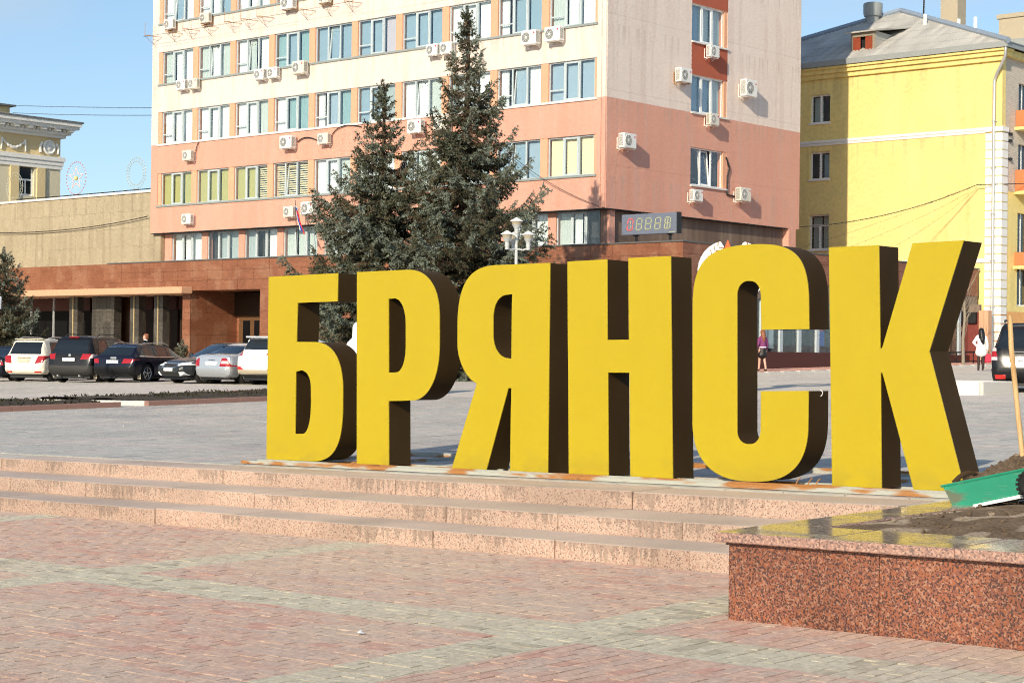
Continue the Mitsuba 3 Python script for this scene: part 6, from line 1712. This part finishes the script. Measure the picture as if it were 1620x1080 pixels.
# white crossover
H, w = 1.67, .92
f = [('rear_window', 'm_car_glass', 'y', [(-.70, 1.20), (.70, 1.20), (.62, 1.56), (-.62, 1.56)], -.5, .62, .006, 0), ('side_window', 'm_car_glass', 'x', [(.70, 1.10), (1.5, 1.08), (1.5, 1.54), (.85, 1.54)], -1.2, 1.2, .005, 0), ('side_window', 'm_car_glass', 'x', [(1.58, 1.08), (3.1, 1.03), (2.7, 1.45), (1.58, 1.54)], -1.2, 1.2, .005, 0),
     ('tail_light', 'm_tail', 'y', [(.38, 1.02), (.88, .98), (.98, 1.16), (.50, 1.16)], -.5, .5, .016, 0), ('tail_light', 'm_tail', 'y', mirror([(.66, 1.0), (.88, .98), (.98, 1.16), (.76, 1.16)]), -.5, .5, .016, 0), ('reflector', 'm_reflector', 'y', [(.50, .50), (.9, .50), (.9, .62), (.66, .62)], -.5, .3, .014, 0), ('reflector', 'm_reflector', 'y', mirror([(.50, .50), (.9, .50), (.9, .62), (.66, .62)]), -.5, .3, .014, 0),
     ('bumper', 'm_chimney', 'x', [(-.1, .36), (.40, .36), (.40, .52), (-.1, .52)], -1.2, 1.2, .020, 0), ('diffuser', 'm_plastic', 'x', [(-.1, .1), (.4, .1), (.4, .36), (-.1, .36)], -1.2, 1.2, .012, 0)]
k, M = car('clean white crossover half hidden by the letter Б, rightmost in the row', 404, 60.6, 6, SUV(4.57, H, w, 1.0), 'm_paint_white', f, (.90, 3.58), .36, group=row)
extra_box(k, M, 'license_plate', 'm_plate', (-.26, .26, -.0, .06, .88, 1.0))
put('spoiler', cbox(-.66, .66, .22, .66, 1.60, 1.645, .015), 'm_paint_white', k, to_world=M)
# navy car at the left edge
f = [('rear_window', 'm_car_glass', 'y', [(-.66, 1.0), (.66, 1.0), (.54, 1.34), (-.54, 1.34)], .4, 1.45, .006, 0), ('side_window', 'm_car_glass', 'x', [(1.05, 1.0), (2.1, .98), (2.1, 1.33), (1.45, 1.33)], -1.2, 1.2, .005, 0), ('tail_light', 'm_tail', 'y', [(.50, .66), (.88, .66), (.84, .82), (.56, .82)], -.5, .42, .014, 0), ('tail_light', 'm_tail', 'y', mirror([(.50, .66), (.88, .66), (.84, .82), (.56, .82)]), -.5, .42, .014, 0)]
k, M = car('navy blue sedan cut off by the left edge, first in the row', -26, 72.0, 22, SEDAN(4.6, 1.44, .90, .95), 'm_paint_navy', f, (.95, 3.7), .33, group=row)
extra_box(k, M, 'license_plate', 'm_plate', (-.26, .26, -.02, .03, .66, .78))
# black off-roader at the right
H, w = 1.80, .92
f = [('rear_window', 'm_car_glass', 'y', [(-.76, 1.12), (.76, 1.12), (.64, 1.60), (-.64, 1.60)], -.5, .66, .006, 0), ('side_window', 'm_car_glass', 'x', [(.66, 1.12), (1.5, 1.10), (1.5, 1.62), (.80, 1.62)], -1.2, 1.2, .005, 0), ('side_window', 'm_car_glass', 'x', [(1.58, 1.10), (3.1, 1.05), (2.7, 1.48), (1.58, 1.62)], -1.2, 1.2, .005, 0),
     ('tail_light', 'm_tail', 'y', [(.76, .84), (.96, .82), (.98, 1.08), (.80, 1.08)], -.5, .45, .016, 0), ('tail_light', 'm_tail', 'y', mirror([(.76, .92), (.96, .90), (.98, 1.04), (.80, 1.04)]), -.5, .45, .016, 0), ('clear_lens', 'm_tail_clear', 'y', mirror([(.76, .82), (.96, .82), (.98, .90), (.77, .90)]), -.5, .45, .016, 0), ('clear_lens', 'm_tail_clear', 'y', mirror([(.79, 1.05), (.97, 1.05), (.98, 1.14), (.81, 1.14)]), -.5, .45, .016, 0),
     ('reflector', 'm_reflector', 'y', [(-.82, .34), (-.55, .34), (-.55, .45), (-.82, .45)], -.5, .3, .022, 0), ('reflector', 'm_reflector', 'y', mirror([(-.82, .34), (-.55, .34), (-.55, .45), (-.82, .45)]), -.5, .3, .022, 0), ('bumper', 'm_paint_black', 'x', [(-.1, .24), (.35, .24), (.35, .60), (-.1, .60)], -1.2, 1.2, .02, 0)]
k, M = car('black off road car at the right edge, seen from behind beside the tool handle', 1627, 45.6, 21, SUV(4.70, H, w, 1.08), 'm_paint_black', f, (.95, 3.7), .38)
extra_box(k, M, 'license_plate', 'm_plate', (-.26, .26, -.03, .03, .80, .92))
extra_box(k, M, 'chrome_bar', 'm_chrome', (-.40, .40, .03, .09, 1.02, 1.045))
tri = [(-.03, 0), (.03, 0), (0, .052)]
put('emblem', cat([xf(prism(tri, .012), (dx, .06, dz)) for dx, dz in ((-.03, 1.05), (.03, 1.05), (0, 1.10))]), 'm_chrome', k, to_world=M)
for s in (-1, 1):
    put('roof_rail', tube([[s * .64, .75, 1.79], [s * .66, 1.0, 1.85], [s * .66, 2.2, 1.85], [s * .64, 2.6, 1.74]], .022, 6), 'm_plastic', k, to_world=M)
    extra_box(k, M, 'mud_flap', 'm_plastic', (s * .80 - .1, s * .80 + .1, .46, .475, .14, .42))
print('entries', len(scene))
